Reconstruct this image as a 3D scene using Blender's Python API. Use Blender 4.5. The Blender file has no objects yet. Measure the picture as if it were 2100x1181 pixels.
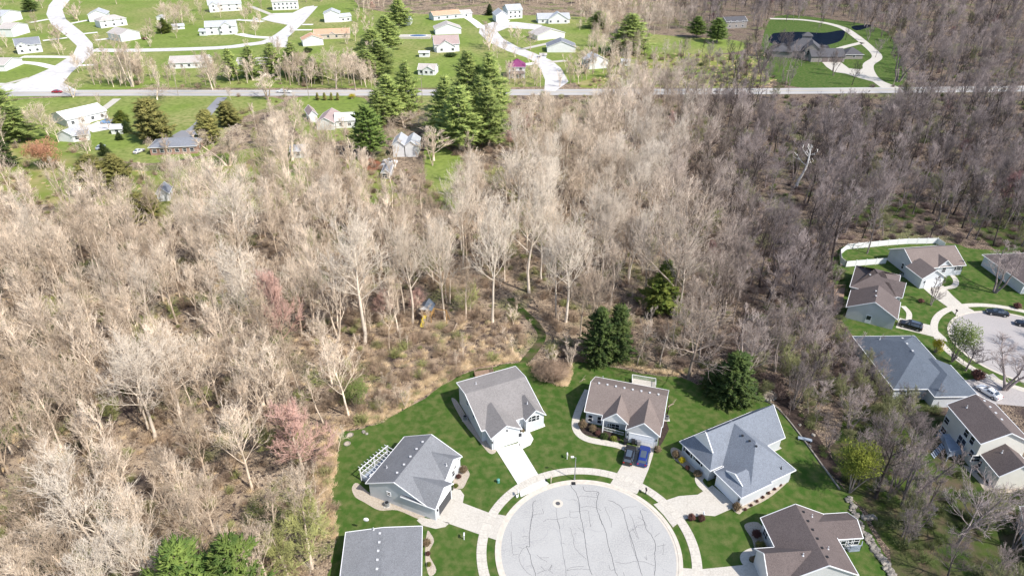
import bpy, math, random
import numpy as np
from mathutils import Vector, Matrix
from mathutils.bvhtree import BVHTree
R = math.radians
rnd = random.Random(7)
sc = bpy.context.scene
C = sc.collection
# ------------------------------------------------------------ camera, sky, sun, exposure
F = 1400.0; H = 88.0; TH = R(31)
cs, sn = math.cos(TH), math.sin(TH)
cam = bpy.data.cameras.new('camera'); camo = bpy.data.objects.new('camera', cam); C.objects.link(camo)
camo.location = (0, 0, H); camo.rotation_euler = (R(90) - TH, 0, 0)
cam.sensor_width = 36; cam.lens = 36 * F / 2100; cam.clip_end = 6000; cam.clip_start = 1
sc.camera = camo
w = bpy.data.worlds.new('World'); sc.world = w; w.use_nodes = True
nt = w.node_tree; bg = nt.nodes['Background']
sky = nt.nodes.new('ShaderNodeTexSky'); sky.sky_type = 'NISHITA'; sky.sun_disc = False
SUN = Vector((0.54, -0.40, 0.74)).normalized()
sky.sun_elevation = math.asin(SUN.z); sky.sun_rotation = math.atan2(SUN.x, SUN.y)
nt.links.new(sky.outputs[0], bg.inputs[0]); bg.inputs[1].default_value = 0.15
sl = bpy.data.lights.new('sun', 'SUN'); sl.energy = 4.6; sl.angle = R(0.6); sl.color = (1, .95, .88)
so = bpy.data.objects.new('sun', sl); C.objects.link(so); so.rotation_euler = SUN.to_track_quat('Z', 'Y').to_euler()
sc.view_settings.view_transform = 'Standard'; sc.view_settings.look = 'None'
sc.view_settings.exposure = 0.42; sc.view_settings.gamma = 1
sc.cycles.max_bounces = 5; sc.cycles.diffuse_bounces = 3; sc.cycles.glossy_bounces = 2; sc.cycles.transparent_max_bounces = 4
sc.render.use_persistent_data = False

# ------------------------------------------------------------ photo measuring
def ray(px, py):
    u = (px - 1050) / F; v = -(py - 590.5) / F
    return Vector((u, cs + v * sn, -sn + v * cs))
def G(px, py, z=0.0):
    d = ray(px, py); t = (z - H) / d.z
    return Vector((d.x * t, d.y * t, z))
def P(x, y, z=0.0):
    dz = z - H; dep = y * cs - dz * sn; up = y * sn + dz * cs
    return 1050 + F * x / dep, 590.5 - F * up / dep
def height_at(px, py, top):          # height of an upright thing from its foot pixel and its top row
    b = G(px, py); lo, hi = 0.2, 60
    for _ in range(30):
        m = (lo + hi) / 2
        if P(b.x, b.y, m)[1] > top: lo = m
        else: hi = m
    return lo
def pip(x, y, poly):
    c = False; n = len(poly); j = n - 1
    for i in range(n):
        xi, yi = poly[i]; xj, yj = poly[j]
        if (yi > y) != (yj > y) and x < (xj - xi) * (y - yi) / (yj - yi) + xi: c = not c
        j = i
    return c

# ------------------------------------------------------------ materials
def srgb(r, g, b):
    return tuple(((c / 255) / 12.92 if c / 255 <= .04045 else ((c / 255 + .055) / 1.055) ** 2.4) for c in (r, g, b)) + (1,)
MATS = {}
def N(m, t, **k):
    n = m.node_tree.nodes.new(t)
    for a, b in k.items(): setattr(n, a, b)
    return n
def newmat(name, rough=.8, spec=.3):
    m = bpy.data.materials.new(name); m.use_nodes = True; MATS[name] = m
    b = m.node_tree.nodes['Principled BSDF']; b.inputs['Roughness'].default_value = rough
    b.inputs['Specular IOR Level'].default_value = spec
    return m, b
def mottled(name, cols, scales, rough=.85, bump=0, bscale=30, spec=.25, contrast=(.35, .65), metal=0):
    """cols: base colour then one colour for every noise scale, each mixed in by its own noise"""
    m, b = newmat(name, rough, spec); L = m.node_tree.links.new
    geo = N(m, 'ShaderNodeNewGeometry'); cur = None
    b.inputs['Metallic'].default_value = metal
    for i, s in enumerate(scales):
        nz = N(m, 'ShaderNodeTexNoise'); nz.inputs['Scale'].default_value = s; nz.inputs['Detail'].default_value = 5
        mp = N(m, 'ShaderNodeVectorMath', operation='ADD'); mp.inputs[1].default_value = (i * 17.3, i * 5.1, 0)
        L(geo.outputs['Position'], mp.inputs[0]); L(mp.outputs[0], nz.inputs['Vector'])
        mr = N(m, 'ShaderNodeMapRange'); mr.inputs[1].default_value = contrast[0]; mr.inputs[2].default_value = contrast[1]
        L(nz.outputs['Fac'], mr.inputs[0])
        mx = N(m, 'ShaderNodeMix', data_type='RGBA'); L(mr.outputs[0], mx.inputs[0])
        if cur is None: mx.inputs[6].default_value = cols[0]
        else: L(cur, mx.inputs[6])
        mx.inputs[7].default_value = cols[i + 1]; cur = mx.outputs[2]
    L(cur, b.inputs['Base Color'])
    if bump:
        nz = N(m, 'ShaderNodeTexNoise'); nz.inputs['Scale'].default_value = bscale; nz.inputs['Detail'].default_value = 4
        bp = N(m, 'ShaderNodeBump'); bp.inputs['Strength'].default_value = bump; bp.inputs['Distance'].default_value = .1
        L(geo.outputs['Position'], nz.inputs['Vector']); L(nz.outputs['Fac'], bp.inputs['Height']); L(bp.outputs[0], b.inputs['Normal'])
    return m
def g(v, t=(1, 1, 1)): return (v * t[0], v * t[1], v * t[2], 1)
def plain(name, col, rough=.6, spec=.3, metal=0):
    m, b = newmat(name, rough, spec); b.inputs['Base Color'].default_value = col; b.inputs['Metallic'].default_value = metal
    return m

# woodland floor: leaf litter in the wood, greener and lighter to the left, browner and darker to the right; bright and dim light put into colour
def floor_mat():
    m, b = newmat('woodland_floor', .95, .1); L = m.node_tree.links.new
    geo = N(m, 'ShaderNodeNewGeometry')
    def noise(s, off, lo, hi, det=6):
        nz = N(m, 'ShaderNodeTexNoise'); nz.inputs['Scale'].default_value = s; nz.inputs['Detail'].default_value = det
        ad = N(m, 'ShaderNodeVectorMath', operation='ADD'); ad.inputs[1].default_value = (off, off * .7, 0)
        L(geo.outputs['Position'], ad.inputs[0]); L(ad.outputs[0], nz.inputs['Vector'])
        mr = N(m, 'ShaderNodeMapRange'); mr.inputs[1].default_value = lo; mr.inputs[2].default_value = hi
        L(nz.outputs['Fac'], mr.inputs[0]); return mr.outputs[0]
    def mix(f, a, c):
        mx = N(m, 'ShaderNodeMix', data_type='RGBA'); L(f, mx.inputs[0])
        for s, v in ((6, a), (7, c)):
            if isinstance(v, tuple): mx.inputs[s].default_value = v
            else: L(v, mx.inputs[s])
        return mx.outputs[2]
    left = mix(noise(.5, 0, .38, .62), (.15, .108, .075, 1), (.36, .275, .195, 1))
    left = mix(noise(.07, 31, .52, .64), left, (.13, .155, .045, 1))
    right = mix(noise(.6, 5, .4, .6), (.085, .062, .048, 1), (.17, .125, .098, 1))
    right = mix(noise(.06, 77, .54, .64), right, (.085, .115, .032, 1))
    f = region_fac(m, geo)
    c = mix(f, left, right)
    c = mix(noise(4.0, 9, .5, .62), c, (.40, .31, .22, 1))
    c = mix(noise(1.3, 19, .55, .64), c, (.055, .042, .040, 1)); c = mix(noise(.11, 57, .56, .68), c, (.075, .056, .052, 1))
    L(c, b.inputs['Base Color'])
    nz = N(m, 'ShaderNodeTexNoise'); nz.inputs['Scale'].default_value = 3; nz.inputs['Detail'].default_value = 6
    bp = N(m, 'ShaderNodeBump'); bp.inputs['Strength'].default_value = 1; bp.inputs['Distance'].default_value = .4
    L(geo.outputs['Position'], nz.inputs['Vector']); L(nz.outputs['Fac'], bp.inputs['Height']); L(bp.outputs[0], b.inputs['Normal'])
    return m
def region_fac(m, geo, noise=True):   # 0 in the pale western wood, 1 in the dark eastern wood (own tree tones plus the brighter and dimmer light, both in the colour)
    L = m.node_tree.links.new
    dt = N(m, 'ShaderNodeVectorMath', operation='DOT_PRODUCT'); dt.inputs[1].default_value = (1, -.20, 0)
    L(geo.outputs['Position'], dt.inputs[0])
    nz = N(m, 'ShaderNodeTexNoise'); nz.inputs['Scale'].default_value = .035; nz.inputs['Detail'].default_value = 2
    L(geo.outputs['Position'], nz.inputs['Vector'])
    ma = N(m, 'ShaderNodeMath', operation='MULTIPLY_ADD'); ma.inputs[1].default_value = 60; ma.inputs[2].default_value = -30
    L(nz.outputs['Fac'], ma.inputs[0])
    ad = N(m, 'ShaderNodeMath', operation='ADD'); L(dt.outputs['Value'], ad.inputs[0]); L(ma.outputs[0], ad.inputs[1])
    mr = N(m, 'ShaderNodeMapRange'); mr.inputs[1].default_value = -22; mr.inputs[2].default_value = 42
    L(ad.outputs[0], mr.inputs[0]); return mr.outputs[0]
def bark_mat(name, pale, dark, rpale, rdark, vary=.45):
    """bark and twigs; colour runs by stand and differs from tree to tree"""
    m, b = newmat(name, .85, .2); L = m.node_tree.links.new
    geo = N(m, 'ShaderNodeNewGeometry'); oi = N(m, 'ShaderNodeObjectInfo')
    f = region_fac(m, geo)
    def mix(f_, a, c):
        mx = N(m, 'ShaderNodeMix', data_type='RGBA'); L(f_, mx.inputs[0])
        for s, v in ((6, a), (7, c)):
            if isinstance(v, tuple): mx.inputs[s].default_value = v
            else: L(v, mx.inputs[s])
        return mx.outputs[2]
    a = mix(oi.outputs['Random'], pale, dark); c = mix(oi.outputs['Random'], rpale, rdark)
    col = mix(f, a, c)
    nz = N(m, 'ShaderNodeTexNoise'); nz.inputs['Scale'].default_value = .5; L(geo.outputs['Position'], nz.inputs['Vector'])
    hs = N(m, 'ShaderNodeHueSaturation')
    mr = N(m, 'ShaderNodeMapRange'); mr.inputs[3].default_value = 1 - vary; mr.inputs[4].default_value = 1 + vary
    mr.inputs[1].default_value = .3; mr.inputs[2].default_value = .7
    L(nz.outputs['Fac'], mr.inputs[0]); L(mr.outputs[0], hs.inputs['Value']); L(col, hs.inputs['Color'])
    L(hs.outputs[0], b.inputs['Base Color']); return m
def leaf_mat(name, c1, c2, c3=None, scale=.6):
    m, b = newmat(name, .7, .25); L = m.node_tree.links.new
    geo = N(m, 'ShaderNodeNewGeometry'); oi = N(m, 'ShaderNodeObjectInfo')
    nz = N(m, 'ShaderNodeTexNoise'); nz.inputs['Scale'].default_value = scale; nz.inputs['Detail'].default_value = 3
    L(geo.outputs['Position'], nz.inputs['Vector'])
    mr = N(m, 'ShaderNodeMapRange'); mr.inputs[1].default_value = .35; mr.inputs[2].default_value = .65
    L(nz.outputs['Fac'], mr.inputs[0])
    mx = N(m, 'ShaderNodeMix', data_type='RGBA'); L(mr.outputs[0], mx.inputs[0]); mx.inputs[6].default_value = c1; mx.inputs[7].default_value = c2
    hs = N(m, 'ShaderNodeHueSaturation'); m2 = N(m, 'ShaderNodeMapRange'); m2.inputs[3].default_value = .8; m2.inputs[4].default_value = 1.2
    L(oi.outputs['Random'], m2.inputs[0]); L(m2.outputs[0], hs.inputs['Value']); L(mx.outputs[2], hs.inputs['Color'])
    L(hs.outputs[0], b.inputs['Base Color']); return m
M_floor = floor_mat()
M_lawn = mottled('lawn_grass', [(.038, .088, .013, 1), (.070, .122, .024, 1), (.044, .100, .015, 1), (.165, .160, .065, 1), (.062, .108, .022, 1)], [.14, .05, .7, 7], .95, .8, 10, .1, (.40, .78))
M_lawnfar = mottled('glare_tinted_lawn_grass', [(.165, .225, .045, 1), (.225, .275, .07, 1), (.30, .275, .12, 1), (.13, .175, .04, 1)], [.05, .022, .5], .95, .5, 8, .1, (.42, .68))  # lighter copy of the lawn, bright glare put into the grass colour
M_lawndark = mottled('rough_green_grass', [(.040, .070, .014, 1), (.062, .090, .02, 1), (.11, .085, .055, 1)], [.2, .35], .95, .8, 6, .1, (.42, .65))
M_meadow = mottled('dry_meadow_grass', [(.20, .22, .055, 1), (.32, .27, .13, 1), (.13, .19, .035, 1)], [.12, .05], .95, .6, 6, .1, (.42, .65))
M_straw = leaf_mat('straw_grass', (.46, .34, .20, 1), (.62, .48, .31, 1))
M_conc = mottled('driveway_concrete', [(.475, .440, .385, 1), (.41, .375, .325, 1), (.53, .495, .44, 1)], [.5, 4], .85, .15, 40)
M_concw = mottled('fresh_white_concrete', [(.74, .71, .67, 1), (.66, .63, .59, 1)], [.6], .85, .15, 40)
M_walk = mottled('sidewalk_concrete', [(.50, .46, .40, 1), (.42, .385, .335, 1), (.56, .52, .455, 1)], [.8, 3], .85, .15, 40)
M_kerb = mottled('kerb_concrete', [(.58, .53, .455, 1), (.50, .45, .385, 1)], [1.5], .85, .1, 40)
M_asph = mottled('worn_grey_asphalt', [(.385, .38, .37, 1), (.32, .315, .31, 1), (.43, .42, .40, 1)], [.18, 5], .9, .1, 60, .2, (.38, .66))
M_asph2 = mottled('pale_brown_asphalt', [(.36, .33, .32, 1), (.30, .28, .275, 1), (.40, .37, .36, 1)], [.15, 5], .9, .1, 60)
M_road = mottled('country_road_asphalt', [(.42, .40, .38, 1), (.34, .33, .32, 1)], [.05], .9)
M_roaddark = mottled('country_road_asphalt_dark', [(.22, .22, .24, 1), (.28, .28, .29, 1)], [.05], .9)
M_roadpale = mottled('glare_whitened_street', [(.54, .52, .50, 1), (.44, .42, .41, 1), (.60, .575, .555, 1)], [.05, .4], .9)  # far streets, overbright glare put into the asphalt colour
M_tar = plain('crack_sealer', (.085, .085, .09, 1), .6)
M_tarfaint = plain('faint_crack', (.24, .24, .26, 1), .8)
M_yel = plain('yellow_road_paint', (.6, .42, .08, 1), .7); M_wl = plain('white_road_paint', (.7, .7, .68, 1), .7)
M_mulch = mottled('dark_mulch', [(.035, .024, .020, 1), (.06, .042, .034, 1)], [2], .95, .8, 12)
M_stone = mottled('pale_stone_chips', [(.42, .35, .27, 1), (.30, .24, .19, 1), (.52, .46, .38, 1)], [3, 9], .9, .9, 14)
M_water = plain('dark_pond_water', (.004, .008, .018, 1), .25, .02); M_water.node_tree.nodes['Principled BSDF'].inputs['IOR'].default_value = 1.08  # dark reflection of the woods put into the water colour, mirroring kept low
def roofmat(name, c, v=.16):
    a = tuple(x * (1 - v) for x in c) + (1,); b_ = tuple(x * (1 + v) for x in c) + (1,)
    m = mottled(name, [a, b_, a, tuple(x * (1 + 1.9 * v) for x in c) + (1,)], [.35, 2.2, 9], .92, .25, 18, .2, (.40, .62))
    return m
RF = dict(blue=roofmat('slate_blue_shingles', (.178, .182, .192)), grey=roofmat('weathered_grey_shingles', (.215, .200, .192)),
          brown=roofmat('brown_shingles', (.175, .142, .128)), steel=roofmat('blue_grey_shingles', (.165, .182, .212)),
          darkbrown=roofmat('dark_brown_shingles', (.118, .095, .090)), deep=roofmat('deep_blue_shingles', (.095, .112, .138)),
          pale=roofmat('pale_tan_shingles', (.40, .365, .34)), lightgrey=roofmat('light_grey_shingles', (.37, .38, .40)),
          salmon=roofmat('salmon_shingles', (.50, .30, .20)), white=roofmat('white_metal_roof', (.66, .66, .66), .05),
          purple=roofmat('magenta_shingles', (.20, .05, .13)), estate=roofmat('charcoal_grey_shingles', (.085, .083, .09)),
          slate=roofmat('slate_grey_shingles', (.19, .20, .225)), mauve=roofmat('mauve_shingles', (.34, .26, .245)))
def siding(name, c):
    m, b = newmat(name, .6, .3); L = m.node_tree.links.new
    b.inputs['Base Color'].default_value = c + (1,)
    geo = N(m, 'ShaderNodeNewGeometry'); sp = N(m, 'ShaderNodeSeparateXYZ'); L(geo.outputs['Position'], sp.inputs[0])
    mu = N(m, 'ShaderNodeMath', operation='MULTIPLY'); mu.inputs[1].default_value = 1 / .2; L(sp.outputs[2], mu.inputs[0])
    fr = N(m, 'ShaderNodeMath', operation='FRACT'); L(mu.outputs[0], fr.inputs[0])
    bp = N(m, 'ShaderNodeBump'); bp.inputs['Strength'].default_value = .6; bp.inputs['Distance'].default_value = .03
    L(fr.outputs[0], bp.inputs['Height']); L(bp.outputs[0], b.inputs['Normal'])
    nz = N(m, 'ShaderNodeTexNoise'); nz.inputs['Scale'].default_value = .7; L(geo.outputs['Position'], nz.inputs['Vector'])
    hs = N(m, 'ShaderNodeHueSaturation'); hs.inputs['Color'].default_value = c + (1,)
    mr = N(m, 'ShaderNodeMapRange'); mr.inputs[3].default_value = .9; mr.inputs[4].default_value = 1.08
    L(nz.outputs['Fac'], mr.inputs[0]); L(mr.outputs[0], hs.inputs['Value']); L(hs.outputs[0], b.inputs['Base Color'])
    return m
WL = dict(bluegrey=siding('pale_blue_grey_siding', (.60, .62, .65)), grey=siding('light_grey_siding', (.58, .58, .58)),
          white=siding('white_siding', (.74, .74, .74)), cream=siding('cream_siding', (.74, .72, .65)), taupe=siding('taupe_siding', (.44, .42, .39)),
          brick=mottled('red_brick', [(.35, .20, .15, 1), (.26, .14, .11, 1), (.45, .3, .24, 1)], [3, 9], .9, .3, 30),
          tan=siding('tan_siding', (.58, .50, .42)), stone=mottled('grey_stone_wall', [(.34, .31, .28, 1), (.22, .20, .19, 1)], [4], .9, .5, 20),
          dark=siding('dark_brown_siding', (.16, .13, .11)))
M_white = plain('white_trim', (.78, .78, .78, 1), .45); M_glass = plain('window_glass', (.02, .025, .035, 1), .08, .6)
M_door = plain('garage_door_white', (.74, .75, .77, 1), .5); M_shut = plain('black_shutter', (.02, .02, .025, 1), .6)
M_metal = plain('grey_metal', (.35, .36, .38, 1), .4, .5, .6); M_black = plain('black_plastic', (.02, .02, .022, 1), .5)
M_carglass = plain('car_glass', (.07, .09, .12, 1), .06, .8)
M_ventg = plain('pale_vent_metal', (.55, .55, .56, 1), .5)
M_dark = plain('dark_opening', (.02, .02, .02, 1), .9)
M_wood = mottled('weathered_deck_wood', [(.30, .21, .15, 1), (.22, .15, .11, 1)], [2], .85, .2, 20)
M_vinyl = plain('white_vinyl', (.80, .80, .79, 1), .4); M_deckg = mottled('blue_grey_deck_paint', [(.33, .38, .44, 1), (.26, .30, .36, 1)], [1.5], .7)
M_yplas = plain('yellow_slide_plastic', (.75, .58, .02, 1), .4); M_playwood = mottled('playset_timber', [(.42, .26, .10, 1), (.32, .18, .07, 1)], [3], .8)
M_rock = mottled('pale_boulder', [(.33, .30, .26, 1), (.20, .18, .16, 1)], [1.5], .9, .6, 5)
M_log = mottled('dead_log_bark', [(.42, .34, .26, 1), (.28, .22, .17, 1)], [1], .9, .5, 6)

# ------------------------------------------------------------ mesh builder
class MB:
    def __init__(s): s.v = []; s.f = []; s.m = []
    def poly(s, pts, mi=0):
        n = len(s.v); s.v += [tuple(p) for p in pts]; s.f.append(tuple(range(n, n + len(pts)))); s.m.append(mi)
    def box(s, x0, y0, z0, x1, y1, z1, mi=0, M=None):
        p = [Vector(q) for q in ((x0, y0, z0), (x1, y0, z0), (x1, y1, z0), (x0, y1, z0), (x0, y0, z1), (x1, y0, z1), (x1, y1, z1), (x0, y1, z1))]
        if M is not None: p = [M @ q for q in p]
        n = len(s.v); s.v += [tuple(q) for q in p]
        for f in ((3, 2, 1, 0), (4, 5, 6, 7), (0, 1, 5, 4), (1, 2, 6, 5), (2, 3, 7, 6), (3, 0, 4, 7)):
            s.f.append(tuple(n + k for k in f)); s.m.append(mi)
    def bar(s, a, b, wd, ht, mi=0):
        a, b = Vector(a), Vector(b); d = b - a; L = d.length
        if L < 1e-5: return
        d /= L; up = Vector((0, 0, 1)); sx = d.cross(up)
        if sx.length < 1e-3: sx = Vector((1, 0, 0))
        sx.normalize(); uz = sx.cross(d)
        M = Matrix(((d.x, sx.x, uz.x, a.x), (d.y, sx.y, uz.y, a.y), (d.z, sx.z, uz.z, a.z), (0, 0, 0, 1)))
        s.box(0, -wd / 2, -ht / 2, L, wd / 2, ht / 2, mi, M)
    def tube(s, a, b, r0, r1, n=8, mi=0):
        a, b = Vector(a), Vector(b); q = (b - a).to_track_quat('Z', 'Y'); k = len(s.v)
        for c, r in ((a, r0), (b, r1)):
            for i in range(n):
                t = 2 * math.pi * i / n; s.v.append(tuple(c + q @ Vector((math.cos(t) * r, math.sin(t) * r, 0))))
        for i in range(n):
            j = (i + 1) % n; s.f.append((k + i, k + j, k + n + j, k + n + i)); s.m.append(mi)
        s.f.append(tuple(k + n + i for i in range(n))); s.m.append(mi); s.f.append(tuple(k + n - 1 - i for i in range(n))); s.m.append(mi)
    def prism(s, pts, z0, z1, mi=0):
        n = len(pts); k = len(s.v)
        s.v += [(p[0], p[1], z0) for p in pts] + [(p[0], p[1], z1) for p in pts]
        s.f.append(tuple(k + n + i for i in range(n))); s.m.append(mi)
        for i in range(n):
            j = (i + 1) % n; s.f.append((k + i, k + j, k + n + j, k + n + i)); s.m.append(mi)
    def blob(s, c, r, seed=0, sub=2, rough=.25, flat=1, mi=0):
        import bmesh
        bm = bmesh.new(); bmesh.ops.create_icosphere(bm, subdivisions=sub, radius=1)
        rr = random.Random(seed); ph = [rr.uniform(0, 6.28) for _ in range(6)]; k = len(s.v)
        for v in bm.verts:
            q = v.co; d = 1 + rough * (math.sin(q.x * 3 + ph[0]) * math.sin(q.y * 4 + ph[1]) + .6 * math.sin(q.z * 5 + ph[2] + q.x * 4)) + rr.uniform(-.4, .4) * rough
            s.v.append((c[0] + q.x * d * r, c[1] + q.y * d * r, c[2] + q.z * d * r * flat))
        for f in bm.faces: s.f.append(tuple(k + v.index for v in f.verts)); s.m.append(mi)
        bm.free()
    def build(s, name, mats, parent=None, smooth=False):
        me = bpy.data.meshes.new(name); me.from_pydata(s.v, [], s.f)
        for m in (mats if isinstance(mats, (list, tuple)) else [mats]): me.materials.append(m)
        me.polygons.foreach_set('material_index', s.m)
        if smooth: me.polygons.foreach_set('use_smooth', [True] * len(s.f))
        me.update()
        o = bpy.data.objects.new(name, me); C.objects.link(o)
        if parent is not None: o.parent = parent
        return o
def tag(o, label=None, cat=None, group=None, kind=None):
    if label: o['label'] = label
    if cat: o['category'] = cat
    if group: o['group'] = group
    if kind: o['kind'] = kind
    return o
def empty(name, loc, rz=0):
    o = bpy.data.objects.new(name, None); C.objects.link(o); o.location = loc; o.rotation_euler = (0, 0, rz); o.empty_display_size = .3
    return o
def copy_tree(o, parent=None):
    c = o.copy(); C.objects.link(c); c.parent = parent
    for ch in o.children: copy_tree(ch, c)
    return c
def spline(pts, n=6, closed=True):
    q = [Vector(p[:2]) for p in pts]; out = []; m = len(q)
    for i in range(m if closed else m - 1):
        if closed: a, b, c, d = q[(i - 1) % m], q[i], q[(i + 1) % m], q[(i + 2) % m]
        else: a, b, c, d = q[max(i - 1, 0)], q[i], q[i + 1], q[min(i + 2, m - 1)]
        for k in range(n):
            t = k / n
            out.append(.5 * ((2 * b) + (c - a) * t + (2 * a - 5 * b + 4 * c - d) * t * t + (3 * b - a - 3 * c + d) * t ** 3))
    if not closed: out.append(q[-1])
    return out
def ccw(pts):
    a = sum(pts[i][0] * pts[(i + 1) % len(pts)][1] - pts[(i + 1) % len(pts)][0] * pts[i][1] for i in range(len(pts)))
    return pts if a > 0 else list(reversed(pts))
def tri_fill(pts, z, mb, mi=0):
    from mathutils.geometry import tessellate_polygon
    vs = [Vector((p[0], p[1], z)) for p in pts]; k = len(mb.v); mb.v += [tuple(v) for v in vs]
    for t in tessellate_polygon([vs]):
        a, b, c = t
        nrm = (vs[b] - vs[a]).cross(vs[c] - vs[a])
        mb.f.append((k + a, k + b, k + c) if nrm.z > 0 else (k + c, k + b, k + a)); mb.m.append(mi)
def patch(name, pxs, z, mat, smooth=0, kind='structure', thick=0, jitter=0, parent=None):
    pts = [G(x, y).to_2d() for x, y in pxs]
    if smooth: pts = spline(pts, smooth)
    if jitter:
        rr = random.Random(len(pts)); pts = [p + Vector((rr.uniform(-jitter, jitter), rr.uniform(-jitter, jitter))) for p in pts]
    mb = MB(); tri_fill(pts, z, mb)
    if thick:
        pts = ccw(pts)
        for i in range(len(pts)):
            a, b = pts[i], pts[(i + 1) % len(pts)]
            mb.poly([(a.x, a.y, z - thick), (b.x, b.y, z - thick), (b.x, b.y, z), (a.x, a.y, z)])
    o = mb.build(name, mat, parent)
    if kind and parent is None: o['kind'] = kind
    return o
def ribbon_pts(pts, wd, z, mb, mi=0, off=0):
    L = []; Rr = []
    for i, p in enumerate(pts):
        a = pts[max(i - 1, 0)]; b = pts[min(i + 1, len(pts) - 1)]; d = (b - a); d.normalize(); nrm = Vector((-d.y, d.x))
        L.append(p + nrm * (off + wd / 2)); Rr.append(p + nrm * (off - wd / 2))
    for i in range(len(pts) - 1):
        mb.poly([(*Rr[i], z), (*Rr[i + 1], z), (*L[i + 1], z), (*L[i], z)], mi)
def ribbon(name, pxs, wd, z, mat, smooth=5, kind='structure', parent=None, off=0):
    pts = spline([G(x, y).to_2d() for x, y in pxs], smooth, False); mb = MB(); ribbon_pts(pts, wd, z, mb, 0, off)
    o = mb.build(name, mat, parent)
    if parent is None: o['kind'] = kind
    return o
# ------------------------------------------------------------ the ground and everything laid on it
mb = MB(); mb.poly([(-3000, -400, 0), (3000, -400, 0), (3000, 5000, 0), (-3000, 5000, 0)])
mb.build('ground', M_floor)['kind'] = 'structure'
LAWN = [(985, 757), (940, 770), (872, 815), (800, 858), (745, 878), (700, 888), (694, 920), (690, 960), (681, 985), (677, 1010), (682, 1060), (688, 1100), (680, 1150), (672, 1190), (672, 1300), (1880, 1300), (1836, 1190), (1812, 1130), (1782, 1078), (1745, 1020), (1715, 985), (1680, 950), (1650, 905), (1618, 865), (1592, 832), (1560, 812), (1535, 808), (1500, 800), (1450, 800), (1400, 775), (1330, 768), (1265, 755), (1178, 742), (1174, 765), (1158, 790), (1120, 776), (1090, 752), (1070, 742), (1030, 748)]
patch('lawn', LAWN, .02, M_lawn, 4, jitter=.25)
RLAWN = [(1725, 505), (1935, 498), (1985, 508), (2040, 515), (2110, 530), (2180, 640), (2100, 800), (2010, 800), (1935, 835), (1850, 830), (1830, 740), (1740, 680), (1716, 600)]
patch('lawn', RLAWN, .018, M_lawn, 4, jitter=.3)
patch('lawn', [(1750, 845), (1870, 830), (1960, 870), (2040, 1000), (2200, 1000), (2250, 1300), (1870, 1300), (1826, 1130), (1760, 1030), (1705, 950)], .012, M_lawndark, 4, jitter=.5)
patch('lawn', [(-90, -14), (640, -14), (735, 14), (800, 26), (900, 30), (1200, 36), (1225, 62), (1265, 110), (1215, 160), (1120, 176), (1000, 180), (700, 181), (300, 180), (-90, 176)], .010, M_lawnfar, 3)
patch('lawn', [(1310, 72), (1400, 76), (1512, 84), (1524, 104), (1430, 112), (1320, 108)], .010, M_lawnfar, 4)
patch('lawn', [(1590, 34), (1700, 40), (1800, 58), (1838, 95), (1850, 176), (1650, 181), (1570, 152), (1560, 100)], .010, M_lawn, 4)
patch('meadow', [(-70, 262), (60, 268), (200, 330), (330, 350), (430, 320), (560, 300), (640, 330), (600, 420), (380, 440), (200, 420), (-60, 400)], .010, M_meadow, 4, jitter=1)
patch('meadow', [(1260, 95), (1330, 108), (1560, 118), (1570, 175), (1300, 178), (1180, 172)], .006, M_meadow, 4)
patch('lawn', [(50, 203), (560, 200), (500, 240), (440, 300), (400, 322), (300, 335), (180, 318), (60, 290), (10, 250)], .016, M_lawnfar, 4)
patch('lawn', [(600, 202), (748, 202), (736, 275), (640, 290), (596, 250)], .016, M_lawnfar, 4)
patch('lawn', [(856, 197), (920, 197), (906, 290), (960, 335), (935, 440), (890, 420), (868, 330), (880, 250)], .016, M_lawnfar, 4)
patch('lawn', [(722, 318), (795, 360), (830, 420), (740, 410), (712, 360)], .014, M_meadow, 4)
patch('lawn', [(1742, 395), (1850, 400), (1880, 440), (1800, 470), (1745, 450)], .012, M_lawndark, 4, jitter=.6)
patch('lawn', [(1990, 425), (2120, 410), (2140, 505), (2040, 510)], .012, M_lawndark, 4, jitter=.6)
ribbon('path', [(1072, 746), (1092, 722), (1108, 700), (1110, 682), (1096, 662), (1078, 644), (1062, 630), (1046, 612)], 1.9, .016, M_lawndark, 6)
# mulch beds and stone beds
patch('mulch_bed', [(1562, 806), (1600, 792), (1632, 835), (1668, 880), (1700, 930), (1735, 985), (1718, 984), (1682, 946), (1652, 902), (1620, 862), (1592, 828)], .03, M_mulch, 4)
patch('mulch_bed', [(1186, 874), (1200, 866), (1240, 880), (1270, 895), (1268, 904), (1230, 898), (1198, 890)], .034, M_mulch, 4)
patch('mulch_bed', [(1352, 865), (1372, 838), (1372, 815), (1366, 860), (1372, 880), (1360, 905), (1350, 920)], .034, M_mulch)
for b in ([(722, 1000), (733, 990), (760, 1012), (800, 1032), (850, 1045), (872, 1055), (860, 1064), (815, 1046), (778, 1046), (748, 1030), (728, 1018)],
          [(926, 820), (937, 822), (968, 870), (1012, 912), (1018, 925), (1005, 930), (985, 908), (950, 865)],
          [(940, 960), (950, 955), (963, 970), (958, 985), (950, 1000), (940, 1002), (930, 1005), (930, 985)],
          [(876, 1090), (884, 1095), (890, 1110), (880, 1135), (895, 1168), (880, 1180), (872, 1140)],
          [(1376, 920), (1390, 920), (1430, 950), (1452, 975), (1444, 980), (1410, 962), (1380, 938)],
          [(1500, 1040), (1508, 1028), (1560, 1020), (1612, 978), (1618, 985), (1575, 1022), (1528, 1045), (1515, 1054)],
          [(1526, 1078), (1542, 1070), (1560, 1075), (1575, 1108), (1572, 1130), (1550, 1128), (1542, 1105)],
          [(1975, 955), (1995, 962), (2035, 1003), (2060, 1003), (2110, 998), (2110, 1006), (2030, 1010), (2005, 985)]):
    patch('stone_bed', b, .036, M_stone, 4)
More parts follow.
